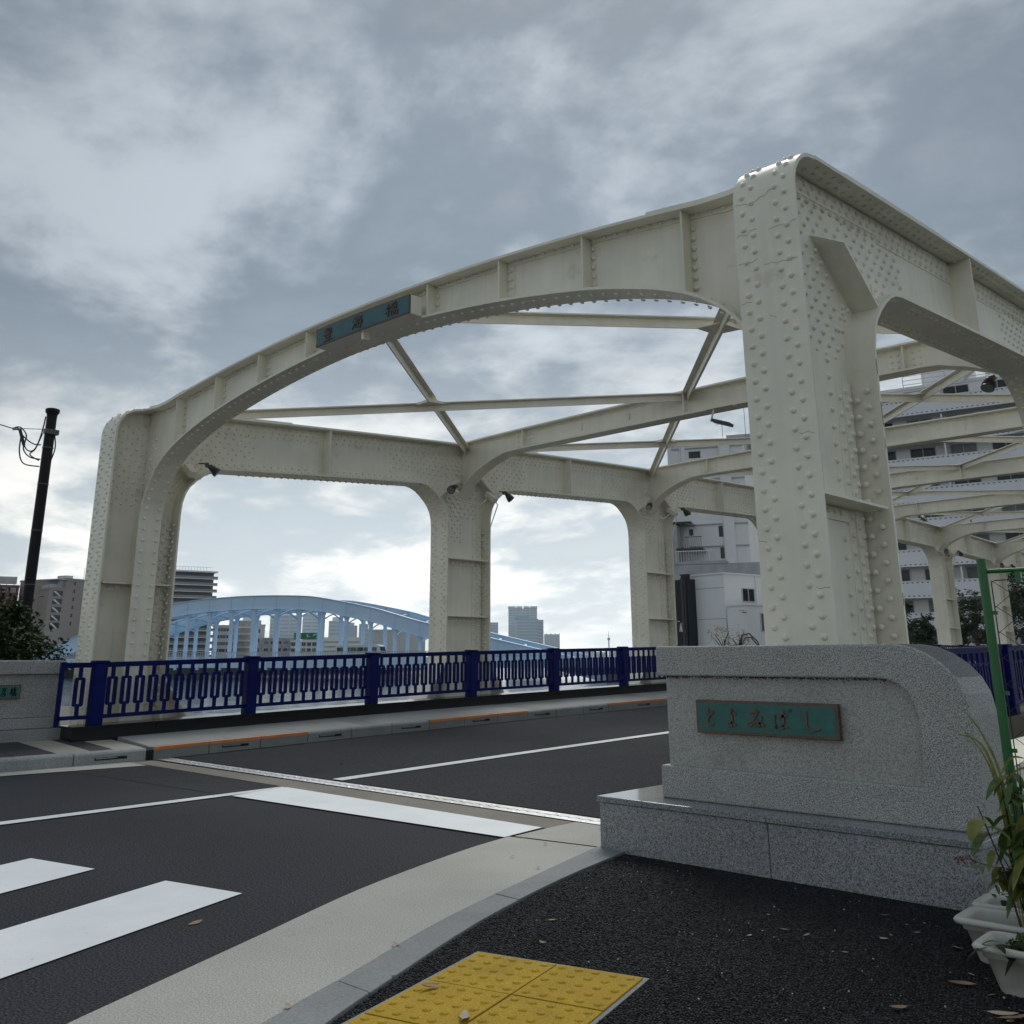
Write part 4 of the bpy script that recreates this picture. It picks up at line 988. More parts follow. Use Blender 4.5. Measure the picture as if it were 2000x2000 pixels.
# ------------------------------------------------------------------ planters, plants, garden frame
def planter(x, y, label, rz=0., L_=.60, W_=.20, Hh=.165, soil=.125):
    o = empty('planter', (x, y, 0), rz, label, 'planter', 'white plastic planters beside the name stone')
    def ring(x0, x1, y0, y1, z, r=.035, n=4):
        out = []
        for cx_, cy_, a0 in ((x1-r, y1-r, 0), (x0+r, y1-r, 90), (x0+r, y0+r, 180), (x1-r, y0+r, 270)):
            for i in range(n+1): a = R(a0+90*i/n); out.append((cx_+r*math.cos(a), cy_+r*math.sin(a), z))
        return out
    def loft(rings, cap=False):
        b = MB(); n = len(rings[0]); b.add([v for r_ in rings for v in r_], [(i*n+k, i*n+(k+1) % n, (i+1)*n+(k+1) % n, (i+1)*n+k) for i in range(len(rings)-1) for k in range(n)], True)
        if cap: b.add(rings[0], [tuple(range(n))])
        return b
    t = .05
    loft([ring(t, L_-t, t*.7, W_-t*.7, .0), ring(.022, L_-.022, .022, W_-.022, Hh*.70), ring(.014, L_-.014, .014, W_-.014, Hh*.72), ring(.012, L_-.012, .012, W_-.012, Hh-.02)], True).build('planter_body', m_plast, o)
    loft([ring(.010, L_-.010, .010, W_-.010, Hh-.022), ring(-.006, L_+.006, -.006, W_+.006, Hh-.018), ring(-.009, L_+.009, -.009, W_+.009, Hh-.008), ring(-.002, L_+.002, -.002, W_+.002, Hh), ring(.018, L_-.018, .018, W_-.018, Hh-.001), ring(.024, L_-.024, .024, W_-.024, Hh-.012), ring(.030, L_-.030, .030, W_-.030, soil-.01)]).build('planter_rim', m_plast, o)
    b = MB(); b.add(ring(.026, L_-.026, .026, W_-.026, soil), [tuple(range(20))]); b.build('soil', m_soil, o)
    return o
planter(-1.25, 3.375, 'white plastic planter filled with mossy ground cover', .03, Hh=.135, soil=.105)
planter(-1.405, 3.655, 'white plastic planter with bare soil and a leafy tall plant', .03, Hh=.135, soil=.095)
planter(-1.43, 3.905, 'white plastic planter with low seedlings near the name stone base', .03, Hh=.135, soil=.095)
planter(-1.44, 4.125, 'white plastic planter closest to the base of the name stone', .03, Hh=.135, soil=.095)
def bigleaf(mb, p, d, up, l, wd, droop=.5):
    d = d.normalized(); s_ = d.cross(up).normalized(); n = 6; rows = []
    for i in range(n+1):
        t = i/n; q = p + d*(l*t) + Vector((0, 0, -1))*(droop*l*t*t); hw = wd*.5*math.sin(math.pi*(t*.93+.05))**.75
        nn_ = s_.cross(d); rows.append([q - s_*hw + nn_*hw*.25, q, q + s_*hw + nn_*hw*.25])
    b0 = [v for r_ in rows for v in r_]
    mb.add(b0, [(i*3+k, i*3+k+1, i*3+k+4, i*3+k+3) for i in range(n) for k in range(2)], True)
rn = random.Random(3)
pk = empty('pokeweed_plant', (-1.195, 3.74, .09), 0, 'tall plant with broad drooping leaves and pink flower spikes in the second planter', 'plant')
st = []
for i, (ax, ay, hh) in enumerate(((-.08, -.02, .40), (.0, .04, .50), (.06, 0, .45), (-.02, .08, .52))):
    b = MB(); pts = [Vector((ax*.2, ay*.2, 0)), Vector((ax*.6, ay*.6, hh*.5)), Vector((ax*1.3, ay*1.3, hh))]; b.tube(pts, [.004, .003, .002], 6); b.build('stem', m_bark, pk); st.append(pts)
for i in range(56):
    p = st[i % 4]; t = rn.uniform(.25, 1.0); q = p[0].lerp(p[1], t*2) if t < .5 else p[1].lerp(p[2], t*2-1); a = rn.uniform(0, 6.28) if i > 9 else rn.uniform(2.4, 4.6)
    b = MB(); l = rn.uniform(.05, .10); bigleaf(b, q, Vector((math.cos(a), math.sin(a), rn.uniform(-.5, .3))), Vector((0, 0, 1)), l, l*rn.uniform(.50, .68), rn.uniform(.5, 1.1)); b.build('leaf', m_leafm if rn.random() < .75 else m_leafy, pk)
for i, (dx, dy, dz) in enumerate(((-.20, .06, .20), (.02, .1, .42))):
    b = MB(); b.tube([st[i][1], Vector((dx*.6, dy*.6, dz)), Vector((dx, dy, dz+.01))], .0015, 5); b.build('twig', m_bark, pk)
    b = MB()
    for j in range(14): b.dome((dx+rn.uniform(-.035, .03), dy+rn.uniform(-.02, .02), dz+rn.uniform(-.012, .016)), (0, 0, 1), .005, .006, 5)
    b.build('flower_spike', m_pink, pk)
    for j in range(3):
        b = MB(); bigleaf(b, Vector((dx*(.5+.2*j), dy*.6, dz)), Vector((rn.uniform(-1, .4), rn.uniform(-.8, .4), .1)), Vector((0, 0, 1)), .06, .022, .4); b.build('leaf', m_leafm, pk)
gr = empty('reed_plant', (-1.215, 3.80, .10), 0, 'tall reed with long yellowing blades leaning over the granite stone', 'plant')
def blade(mb, pts, wd):
    pts = [Vector(p) for p in pts]; c = curve([tuple(p[:2]) for p in pts], 5); z = curve([(p.z, 0) for p in pts], 5); P3 = [Vector((a[0], a[1], q[0])) for a, q in zip(c, z)]; n = len(P3)
    for i in range(n): pass
    A = []; B_ = []
    for i in range(n):
        t_ = (P3[min(i+1, n-1)]-P3[max(i-1, 0)]).normalized(); s_ = t_.cross(Vector((.4, -.9, .1))).normalized(); hw = wd*.5*math.sin(math.pi*(.12+.86*i/(n-1)))
        A.append(P3[i]+s_*hw); B_.append(P3[i]-s_*hw)
    mb.add(A+B_, [(i, i+1, n+i+1, n+i) for i in range(n-1)], True)
for pts, wd, mt in (([(-.03, .02, .0), (-.05, .03, .40), (-.09, .04, .60), (-.20, .05, .74)], .012, m_leafy), ([(-.02, .02, .0), (-.04, .02, .45), (-.10, .03, .66), (-.22, .05, .70)], .016, m_leafy), ([(0, 0, 0), (-.02, .0, .5), (-.08, .0, .70), (-.16, .02, .80)], .014, m_leafy),
                    ([(-.03, .0, .55), (.02, .02, .62), (.08, .02, .62)], .014, m_leafy), ([(-.03, .0, .50), (.03, .02, .57), (.12, .02, .60)], .012, m_leafy), ([(-.03, 0, .48), (.02, .02, .50), (.10, .0, .54)], .010, m_leafm),
                    ([(0, 0, 0), (-.02, 0, .2), (-.09, .02, .33)], .007, m_leafd), ([(0, 0, 0), (-.03, 0, .18), (-.10, .02, .29)], .007, m_leafd), ([(.02, 0, 0), (.03, 0, .3), (.06, .0, .62)], .012, m_leafd), ([(.0, .02, 0), (-.02, .02, .3), (-.04, .02, .55)], .016, m_leafd)):
    b = MB(); blade(b, [(p[0]*.8, p[1]*.8, p[2]*.88) for p in pts], wd*.62); b.build('blade', mt, gr)
# moss and low cover
its = []
for i in range(2600):
    x, y = rn.uniform(-1.16, -.70), rn.uniform(3.41, 3.55); p = Vector((x, y, .112+.03*math.sin(x*19)*math.sin(y*23)+rn.uniform(0, .035)))
    d = rv(); d.z = abs(d.z)*.6; its.append((p, d, rv(), rn.uniform(.008, .017), rn.uniform(.006, .012)))
o = leafmesh('ground_cover', its, m_moss, None, 'stuff'); tag(o, 'mossy green ground cover filling the front planter', 'ground cover')
tr = empty('trailing_plant', (-1.20, 3.40, .118), 0, 'small trailing green plant hanging over the rim of the front planter', 'plant')
for i in range(16):
    b = MB(); bigleaf(b, Vector((rn.uniform(-.02, .30), rn.uniform(-.02, .05), rn.uniform(-.0, .03))), Vector((rn.uniform(-1, 1), rn.uniform(-1, -.1), rn.uniform(-.2, .5))), Vector((0, 0, 1)), rn.uniform(.04, .085), rn.uniform(.018, .03), .5); b.build('leaf', m_leafd if i % 3 else m_leafm, tr)
for i in range(26):
    q = Vector((.17+rn.uniform(-.05, .08), -.035+rn.uniform(-.015, .01), rn.uniform(-.09, -.01))); b = MB(); bigleaf(b, q, Vector((rn.uniform(-1, 1), -.6, rn.uniform(-.6, .2))), Vector((0, 0, 1)), .022, .014, .2); b.build('leaf', m_leafm, tr)
for px, y, lbl in ((3, 3.92, 'low leafy seedlings in the third planter'),):
    sd = empty('seedling_plant', (-1.25, y+.08, .095), 0, lbl, 'plant')
    for i in range(60):
        b = MB(); bigleaf(b, Vector((rn.uniform(-.12, .3), rn.uniform(-.04, .06), rn.uniform(0, .06))), Vector((rn.uniform(-1, 1), rn.uniform(-1, 1), .5)), Vector((0, 0, 1)), rn.uniform(.03, .06), .018, .4); b.build('leaf', m_leafm if i % 2 else m_leafd, sd)
# green garden frame with net
gx, gy = -1.245, 3.93
gf = empty('garden_frame', (gx, gy, 0), 0, 'green tube garden frame with black climbing net beside the name stone', 'frame')
b = MB(); b.tube([(0, 0, 0), (0, 0, 1.345)], .0172, 16); b.tube([(0, 0, 1.342), (0, 0, 1.352)], .0182, 16); b.build('post', m_green, gf)
b = MB(); b.tube([(0, 0, 0), (0, 0, 1.345)], .0172, 16); b.build('post', m_green, gf, (.9, .12, 0))
for zz in (1.305, .42): b = MB(); b.tube([(0, 0, zz), (.9, .12, zz)], .0085, 10); b.build('rail', m_green, gf)
for zz in (1.15, .86, .66, .53): b = MB(); b.box(.012, .034, -.004, .004, zz-.007, zz+.007); b.build('clip', m_green, gf)
b = MB(); b.box(.11, .13, .008, .026, 1.26, 1.30); b.build('clip', m_green, gf)
b = MB(); b.tube([(.026, 0, .40), (.026, 0, 1.265), (.04, .004, 1.27), (.88, .115, 1.28)], .0022, 6); b.build('net_border', m_cable, gf)
def netp(u, v): return (.026+u*.85, u*.113, .42+v*.85)
NU = 8; 
for i in range(-10, 10):
    for s_ in (-1, 1):
        b = MB(); pts = []
        for j in range(41):
            u = j/40; v = i*.11 + s_*u*.85*.62*1.5 + (0 if s_ > 0 else 1.0)
            if 0 <= v <= 1: pts.append(netp(u, v))
        if len(pts) > 2: b.tube(pts, .0011, 4); b.build('net_cord', m_cable, gf)

# ------------------------------------------------------------------ pole, shrub
po = empty('utility_pole', (-16.0, 5.75, 0), 0, 'tall black utility pole with looped cables near its cap', 'pole')
b = MB(); b.tube([(0, 0, 0), (0, 0, 4.95)], [.088, .078], 20); b.build('shaft', m_black, po)
b = MB(); b.tube([(0, 0, 4.83), (0, 0, 4.88), (0, 0, 4.90), (0, 0, 4.955), (0, 0, 4.965)], [.08, .085, .108, .112, .10], 20); b.build('cap', m_black, po)
for zz in (4.3, 3.7, 2.95, 2.1): b = MB(); b.tube([(0, 0, zz), (0, 0, zz+.018)], .087, 20); b.build('band', m_lamp, po)
b = MB(); b.box(.04, .13, -.12, .10, 4.52, 4.60); b.build('bracket', m_lamp, po)
lft = -rgt0*1.0
def lp_(u, z, o=0): return Vector((lft.x*u, lft.y*u, z)) + Vector((rgt0.y, -rgt0.x, 0))*0 - fwd*o*.0
cab = [[(.62, 4.64), (.5, 4.66), (.38, 4.52), (.40, 4.30), (.28, 4.16), (.10, 4.12)], [(.62, 4.62), (.48, 4.58), (.46, 4.25), (.36, 4.05), (.1, 4.0)], [(.55, 4.66), (.42, 4.50), (.25, 4.38), (.12, 4.36)], [(.50, 4.62), (.36, 4.30), (.22, 4.28), (.14, 4.52), (.10, 4.84)], [(.12, 4.55), (.2, 4.3), (.28, 4.2), (.12, 4.1)], [(-.08, 4.55), (-.12, 4.3), (-.06, 4.05)]]
for c in cab:
    cc = curve(c, 5); b = MB(); b.tube([lp_(u, z) for u, z in cc], .011, 6); b.build('cable_loop', m_cable, po)
b = MB(); b.tube([lp_(.50, 4.62), lp_(.40, 4.36)], .028, 8); b.build('splice', m_cable, po)
p1 = at(-60, 804, 17.6); b = MB(); e0 = Vector((-16.0, 5.75, 0)) + lp_(.62, 4.64)
b.tube([Vector((0, 0, 0)), (p1-e0)*.5+Vector((0, 0, -.03)), p1-e0], .009, 5); b.tube([Vector((0, 0, 0)), Vector((-16, 5.75, 4.62))-e0], .006, 5)
o = b.build('overhead_cable', m_cable, None, e0); tag(o, 'thin overhead cable running from the black utility pole', 'cable')

def foliage(centers, n, lsz, mat, name, parent, seed, inner=.35, droop=-.2):
    rn = random.Random(seed); its = []; tot = sum(c[1][0]*c[1][1]*c[1][2] for c in centers)**1
    for c, r_ in centers:
        m = int(n*(r_[0]*r_[1]*r_[2])/tot)
        sub = []
        for i in range(max(8, m//60)):
            while True:
                q = Vector((rn.uniform(-1, 1), rn.uniform(-1, 1), rn.uniform(-1, 1)))
                if q.length < 1: break
            q = q.normalized()*(inner+(1-inner)*rn.random()**.5); sub.append(Vector((c[0]+q.x*r_[0], c[1]+q.y*r_[1], c[2]+q.z*r_[2])))
        sr = min(r_)*.30
        for i in range(m):
            s_ = sub[rn.randrange(len(sub))]; d = Vector((rn.gauss(0, 1), rn.gauss(0, 1), rn.gauss(0, .7)))
            p = s_ + d*sr*.55; dd = Vector((rn.gauss(0, 1), rn.gauss(0, 1), rn.gauss(droop, .5)))
            l = lsz*rn.uniform(.6, 1.25); its.append((p, dd, Vector((rn.gauss(0, .6), rn.gauss(0, .6), 1)), l, l*.42))
    return leafmesh(name, its, mat, parent, 'stuff')
sb = empty('evergreen_shrub', (-12.9, 4.3, 0), 0, 'dense dark evergreen shrub behind the weathered name stone', 'shrub')
def rel(cs, o): return [((c[0]-o[0], c[1]-o[1], c[2]-o[2]), r_) for c, r_ in cs]
foliage(rel([((-13.75, 4.45, 1.12), (.75, .7, .62)), ((-12.75, 4.55, .88), (.70, .55, .42)), ((-13.1, 4.5, 1.35), (.45, .4, .35)), ((-14.8, 4.5, 1.2), (.8, .8, .7)), ((-12.2, 4.45, .80), (.42, .4, .28))], (-12.9, 4.3, 0)), 17000, .085, m_leafd, 'foliage', sb, 11)
for i in range(7):
    b = MB(); a = rn.uniform(0, 6.28); x0 = rn.uniform(-1, .4); b.tube([(x0, .2, -.1), (x0+.25*math.cos(a), .2+.2*math.sin(a), .6), (x0+.5*math.cos(a), .2+.35*math.sin(a), 1.2)], [.03, .018, .006], 6); b.build('branch', m_bark, sb)

# ------------------------------------------------------------------ the blue arch bridge downstream
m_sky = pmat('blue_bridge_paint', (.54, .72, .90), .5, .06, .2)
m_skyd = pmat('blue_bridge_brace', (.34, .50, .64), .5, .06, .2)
m_railw = pmat('pale_rail', (.42, .46, .50), .5, .05, .2)
AB0 = Vector((-180.233, 95.562, 0)); ABD = Vector((.899, .438, 0)); ABN = Vector((-.438, .899, 0))
ab = empty('arch_bridge', AB0, math.atan2(ABD.y, ABD.x), 'light blue steel arch bridge with hangers across the wide river', 'bridge')
AT = [(-8.2, -1), (-7, 1.6), (-6, 3.7), (-4.5, 6.5), (-2, 9.9), (0, 11.6), (2, 12.25), (3.5, 12.35), (5, 12.15), (6, 11.65), (8, 9.75), (9, 8.45), (10, 7.1), (12.3, 4.5), (14, 2.6), (16, .4), (17, -.8)]
ac = curve(AT, 5)
def az_(k): return lerp_tab(ac, k)
for off, nm in ((0, 'near'), (17., 'far')):
    top = [(k*5, z) for k, z in ac]; bot = [(k*5, z-2.35-.25*abs(k-3.5)/10) for k, z in ac]
    b = MB(); n = len(top)
    for y0 in (off-.5, off+.5): b.add([(p[0], y0, p[1]) for p in top] + [(p[0], y0, p[1]) for p in bot], [(i, i+1, n+i+1, n+i) for i in range(n-1)])
    rb = b.build('arch_rib', m_sky, ab)
    for nm2, pts, o_ in (('rib_top_plate', top, .06), ('rib_bottom_plate', bot, -.06)):
        b = MB(); b.ribbon([(p[0], off, p[1]+o_*.9) for p in pts], (0, 1, 0), -.75, .75, -.06, .06, 1); b.build(nm2, m_sky, rb)
    for k in range(-7, 17):
        z = az_(k)
        b = MB(); b.box(k*5-.06, k*5+.06, off-.62, off-.5, z-2.4, z); b.build('rib_stiffener', m_sky, rb)
        if z-2.5 > .9: b = MB(); b.box(k*5-.30, k*5+.30, off-.28, off+.28, -.2, z-2.3); b.prism([(k*5-.7, z-2.4), (k*5+.7, z-2.4), (k*5+.3, z-3.3), (k*5-.3, z-3.3)], 'y', off-.2, off+.2); b.build('hanger', m_sky, ab)
for k in range(-5, 14):
    b = MB(); z = az_(k)-.6; z2 = az_(k+1)-.6
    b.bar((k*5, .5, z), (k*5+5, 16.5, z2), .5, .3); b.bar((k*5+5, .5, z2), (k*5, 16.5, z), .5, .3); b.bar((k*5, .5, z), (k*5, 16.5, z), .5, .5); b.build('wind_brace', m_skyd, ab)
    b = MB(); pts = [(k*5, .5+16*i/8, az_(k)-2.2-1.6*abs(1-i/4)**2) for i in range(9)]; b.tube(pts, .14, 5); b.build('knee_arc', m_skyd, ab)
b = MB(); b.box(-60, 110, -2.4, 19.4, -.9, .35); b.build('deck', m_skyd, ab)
b = MB(); b.box(-60, 110, -2.6, -2.4, -1.0, .75); b.build('edge_girder', m_sky, ab)
b = MB(); b.box(-60, 110, -2.2, -2.1, 1.80, 1.92); b.box(-60, 110, -2.2, -2.1, 1.0, 1.06)
for i in range(340): b.box(-60+i*.5, -60+i*.5+.10, -2.2, -2.1, .4, 1.8)
b.build('handrail', m_railw, ab, kind='stuff')
for k in range(-10, 22): b = MB(); b.box(k*5-.25, k*5+.25, -2.9, -2.6, -1.4, .6); b.build('bracket', m_sky, ab)
for xx in (-42, 88): b = MB(); b.box(xx-3, xx+3, -3, 20, -6, -.9); b.build('pier', m_quay, ab)
bu = empty('coach', AB0 + ABD*31.2 + ABN*3.2, math.atan2(ABD.y, ABD.x), 'white coach with dark window band crossing the blue arch bridge', 'bus')
m_coach = pmat('coach_white', (.55, .57, .54), .35, .03, 1); m_glass = pmat('dark_glass', (.012, .015, .018), .08, 0)
b = MB(); b.prism([(-.1, .55), (9.4, .55), (9.55, 1.6), (9.2, 2.9), (8.6, 3.15), (.2, 3.15), (-.1, 2.8)], 'y', 0, 2.4); b.build('body', m_coach, bu, bevel=.15)
for i in range(6): b = MB(); b.box(.35+i*1.4, 1.65+i*1.4, -.02, 0.01, 1.75, 2.65); b.build('window', m_glass, bu)
b = MB(); b.prism([(9.50, 1.5), (9.56, 1.6), (9.24, 2.75), (9.15, 2.75)], 'y', .1, 2.3); b.build('windscreen', m_glass, bu)
b = MB(); b.tube([(9.3, -.1, 2.7), (9.75, -.25, 2.6), (9.8, -.25, 2.2)], .06, 6); b.build('mirror', m_black, bu)
for xx in (1.8, 7.4): b = MB(); b.tube([(xx, -.03, .85), (xx, .3, .85)], .48, 16); b.build('wheel', m_black, bu)

# ------------------------------------------------------------------ buildings
def bm(name, col, rough=.7, var=.06, sc_=.25): return pmat(name, col, rough, var, sc_, spec=.3)
mw_white = bm('render_white', (.80, .80, .79)); mw_grey = bm('render_grey', (.40, .41, .43)); mw_brown = bm('tile_brown', (.30, .245, .215)); mw_brick = bm('brick_red', (.15, .05, .04))
mw_lav = bm('tile_lavender', (.76, .765, .79), .5, .04, .6); mw_lav2 = bm('wall_lavender', (.78, .775, .77)); mw_tower = bm('tower_pale_haze', (.70, .77, .82), .6, .03); mw_towerd = bm('tower_glass_haze', (.48, .60, .70), .4, .03); mw_cream = bm('wall_cream', (.62, .60, .56))  # both tower colours have distance haze mixed in, on top of the haze volume
mw_dk = bm('window_dark', (.018, .02, .022), .12, 0); mw_cur = bm('window_curtain', (.20, .21, .215), .5, .2, 3); mw_frame = bm('window_frame', (.50, .51, .53), .4); mw_slate = bm('sheet_black', (.016, .017, .021), .45, .15, 1.5)
mw_concr = bm('stained_concrete', (.42, .43, .44), .8, .18, .8); mw_gsign = bm('sign_green', (.01, .17, .075), .5, .02); mw_letter = bm('sign_white', (.75, .76, .76), .5, 0)
class Bld:
    def __init__(s, name, label, A, B_, depth, z0, z1, mat, cat='building', group=None, parapet=.6):
        A = Vector((A.x, A.y, 0)); B_ = Vector((B_.x, B_.y, 0)); s.L = (B_-A).length; s.d = depth; s.z0 = z0; s.z1 = z1; rz = math.atan2((B_-A).y, (B_-A).x)
        s.o = empty(name, (A.x, A.y, z0), rz, label, cat, group)
        b = MB(); b.box(0, s.L, 0, depth, 0, z1-z0); s.wall = b.build('wall', mat, s.o); s.mat = mat
        if parapet: b = MB(); b.box(-.12, s.L+.12, -.12, depth+.12, z1-z0-parapet*.4, z1-z0+parapet*.35); b.build('roof_parapet', mat, s.o)
    def box(s, name, x0, x1, y0, y1, z0, z1, mat, parent=None): b = MB(); b.box(x0, x1, y0, y1, z0-s.z0, z1-s.z0); return b.build(name, mat, parent or s.o)
    def wins(s, xs, zs, wd, ht, mat=None, frame=True, side=False, recess=.06):
        mat = mat or mw_dk; fm = MB(); t = .07
        for a in ((-wd/2-t, wd/2+t, -t, 0), (-wd/2-t, wd/2+t, ht, ht+t), (-wd/2-t, -wd/2, 0, ht), (wd/2, wd/2+t, 0, ht), (-.03, .03, 0, ht)): fm.box(a[0], a[1], -.08, .0, a[2], a[3])
        fmesh = fm.mesh('window', mw_frame); pm_ = {}
        for m_ in (mat, mw_cur, mw_dk):
            q = MB(); q.box(-wd/2, wd/2, -.025, .0, 0, ht); pm_[m_.name] = q.mesh('pane', m_)
        for x in xs:
            for z in zs:
                loc = (x, 0, z-s.z0) if not side else (s.L, x, z-s.z0); rot = (0, 0, 0) if not side else (0, 0, R(90))
                
                if frame: f = link('window', fmesh, s.o, loc, rot); link('pane', pm_[(mat if random.random() < .72 else mw_cur).name], f)
                else: link('window', pm_[mat.name], s.o, loc, rot)
    def bands(s, zs, h, mat, out=.15, name='floor_band'):
        b = MB()
        for z in zs: b.box(-.05, s.L+.05, -out, .0, z-s.z0, z-s.z0+h); b.box(s.L, s.L+out, -out, s.d, z-s.z0, z-s.z0+h); b.box(-out, 0, -out, s.d, z-s.z0, z-s.z0+h)
        return b.build(name, mat, s.o, kind='stuff')
def face(px0, px1, d0, d1): return at(px0, 1283, d0), at(px1, 1283, d1)
def zpy(px, py, d): return at(px, py, d).z
# brown block with open stairs
d = 252; A, B_ = face(112, 215, d, d+10)
bb = Bld('apartment_block', 'brown tiled apartment block with zigzag open stairs behind the black pole', A, B_, 16, -1, zpy(140, 1131, d), mw_brown)
zs = [zpy(131, y, d)-.5 for y in (1138, 1153.5, 1169, 1185, 1201, 1217)]
bb.wins([2.5, 6.5, 10.6], zs, .5, .85, frame=False)
A2, B2_ = face(80, 112, d-1, d); b2 = Bld('stair_tower', 'grey brown stair tower with five open landings joined to the brown block', A2, B2_, 12, -1, zpy(96, 1149, d), mw_brown)
for i, y in enumerate((1155, 1171, 1187, 1203, 1218)):
    z = zpy(98, y+9, d); q = b2.box('landing_opening', .9, b2.L-.5, -.05, .02, z, z+1.25, mw_dk); b = MB(); b.prism([(1.0, 1.15), (1.4, 1.15), (2.6, .1), (2.6, -.02), (2.3, -.02), (1.0, .95)], 'y', -.12, -.06); b.build('stair_flight', mw_cream, b2.o, (0, 0, z-b2.z0))
for x0, x1, h0, h1 in ((.4, 3.2, 0, 1.0), (2.4, 5, .8, 2.0)): b2.box('roof_block', x0, x1, 1, 8, b2.z1+h0, b2.z1+h1, mw_concr)
bb.box('roof_tank', 2.2, 4.2, 3, 6, bb.z1, bb.z1+1.1, mw_cream); bb.box('roof_eave', -2.0, 6, 0, 6, bb.z1-.25, bb.z1, mw_concr)
for x in (8.2, 9.5): bb.box('antenna', x, x+.06, 4, 4.06, bb.z1, bb.z1+2.6+x*.1, mw_dk)
d = 262; A, B_ = face(-60, 19, d, d); br = Bld('brick_building', 'dark red brick building with a rooftop billboard frame over the shrub', A, B_, 14, -1, zpy(10, 1144, d), mw_brick)
br.box('billboard', br.L-6, br.L-.6, 3, 3.3, br.z1+.6, br.z1+2.4, mw_concr)
for x in (5.6, 4.2, 2.8, 1.2): br.box('billboard_leg', br.L-x, br.L-x+.12, 3.3, 3.5, br.z1-.1, br.z1+.7, mw_dk)
br.wins([br.L-1.2, br.L-3], [zpy(10, 1156, d)], .9, .9)
# balcony block right of the end post
d = 275; A, B_ = face(318, 405, d, d+3); bl = Bld('balcony_block', 'tall apartment block with stacked white balconies behind the end post', A, B_, 16, -1, zpy(370, 1116, d), bm('wall_dark', (.12, .115, .11)))
for i in range(14):
    z = bl.z1 - 1.9 - i*1.72
    if z < 0: break
    q = bl.box('balcony', -.2, bl.L+.9, -1.3, .0, z, z+.16, mw_white); bl.box('balcony_glass', -.1, bl.L+.8, -1.25, -1.15, z+.16, z+.78, bm('rail_glass%d' % (i == 99), (.22, .25, .26), .2) if i == 0 else bpy.data.materials['rail_glass0'], q)
bl.box('roof_slab', -.3, bl.L+.7, -1.4, 8, bl.z1-.1, bl.z1+.3, mw_white)
for i in range(12): bl.box('roof_rail_bar', .3+i*.8, .36+i*.8, -1.2, -1.1, bl.z1+.3, bl.z1+1.3, mw_frame)
bl.box('roof_rail', .2, bl.L-1, -1.2, -1.1, bl.z1+1.25, bl.z1+1.32, mw_frame)
# row behind the arch
def simple(name, label, px0, px1, py, d, mat, depth=14, win=None, band=None, group=None, dd=0):
    A, B_ = face(px0, px1, d, d+dd); q = Bld(name, label, A, B_, depth, -1.2, zpy((px0+px1)/2, py, d), mat, group=group)
    if win:
        n_, wd, ht, fh = win; xs = [q.L*(i+.5)/n_ for i in range(n_)]; zs = []; z = q.z1-fh*.8
        while z > 1.0: zs.append(z); z -= fh
        q.wins(xs, zs, wd, ht)
    if band:
        fh, h_, mt = band; z = q.z1-fh; zs = []
        while z > 0: zs.append(z); z -= fh
        q.bands(zs, h_, mt)
    return q
simple('office_building', 'white office with rows of long windows just right of the balcony block', 412, 452, 1222, 290, mw_white, win=(3, 1.6, .8, 1.9))
simple('office_building', 'grey office with slanted side stairs behind the blue hangers', 448, 486, 1214, 300, mw_concr, band=(1.9, .5, mw_white))
simple('office_building', 'pale plain block between two blue hangers', 486, 514, 1221, 285, mw_cream, win=(1, 1.2, 1.0, 2.6))
simple('office_building', 'low dark roofed building beneath the green roof sign', 512, 575, 1247, 280, mw_concr, win=(5, 1.1, .8, 1.9))
gb = simple('office_building', 'white low office carrying the green roof sign', 566, 628, 1252, 275, mw_white, win=(6, 1.0, .9, 1.6))
gs_ = empty('roof_sign', gb.o.location, gb.o.rotation_euler[2], 'green roof sign with white katakana lettering', 'sign')
zb_ = zpy(600, 1249, 275)-gb.z0; b = MB(); b.box(.8, 8.2, -.1, .15, zb_, zb_+1.75); b.build('sign_board', mw_gsign, gs_)
GL['TO'] = [[(.3, 1.0), (.3, .0)], [(.3, .62), (.8, .38)]]; GL['U'] = [[(.5, 1.05), (.5, .85)], [(.1, .82), (.1, .52)], [(.1, .82), (.92, .82), (.8, .35), (.4, .0)]]
for key, x in (('TO', 3.9), ('U', 5.9)): b = MB(); glyph(b, key, (x, -.1, zb_+.3), (1, 0, 0), (0, 0, 1), (0, -1, 0), 1.5, 1.15, .2, .06); b.build('character', mw_letter, gs_)
for x in (1.5, 4.5, 7.5): b = MB(); b.box(x, x+.12, .15, .4, zb_-.9, zb_+1.2); b.build('sign_leg', mw_dk, gs_)
simple('office_building', 'white stepped office with banded floors left of the blue grey shed', 630, 700, 1246, 300, mw_white, band=(1.35, .45, mw_concr))
simple('warehouse', 'large plain white warehouse under the falling end of the blue arch', 716, 830, 1231, 250, mw_cream, depth=20)
simple('office_building', 'low grey building with dark roof at the foot of the blue arch', 700, 742, 1262, 262, mw_slate)
TG = 'hazy high rise towers behind the blue arch'
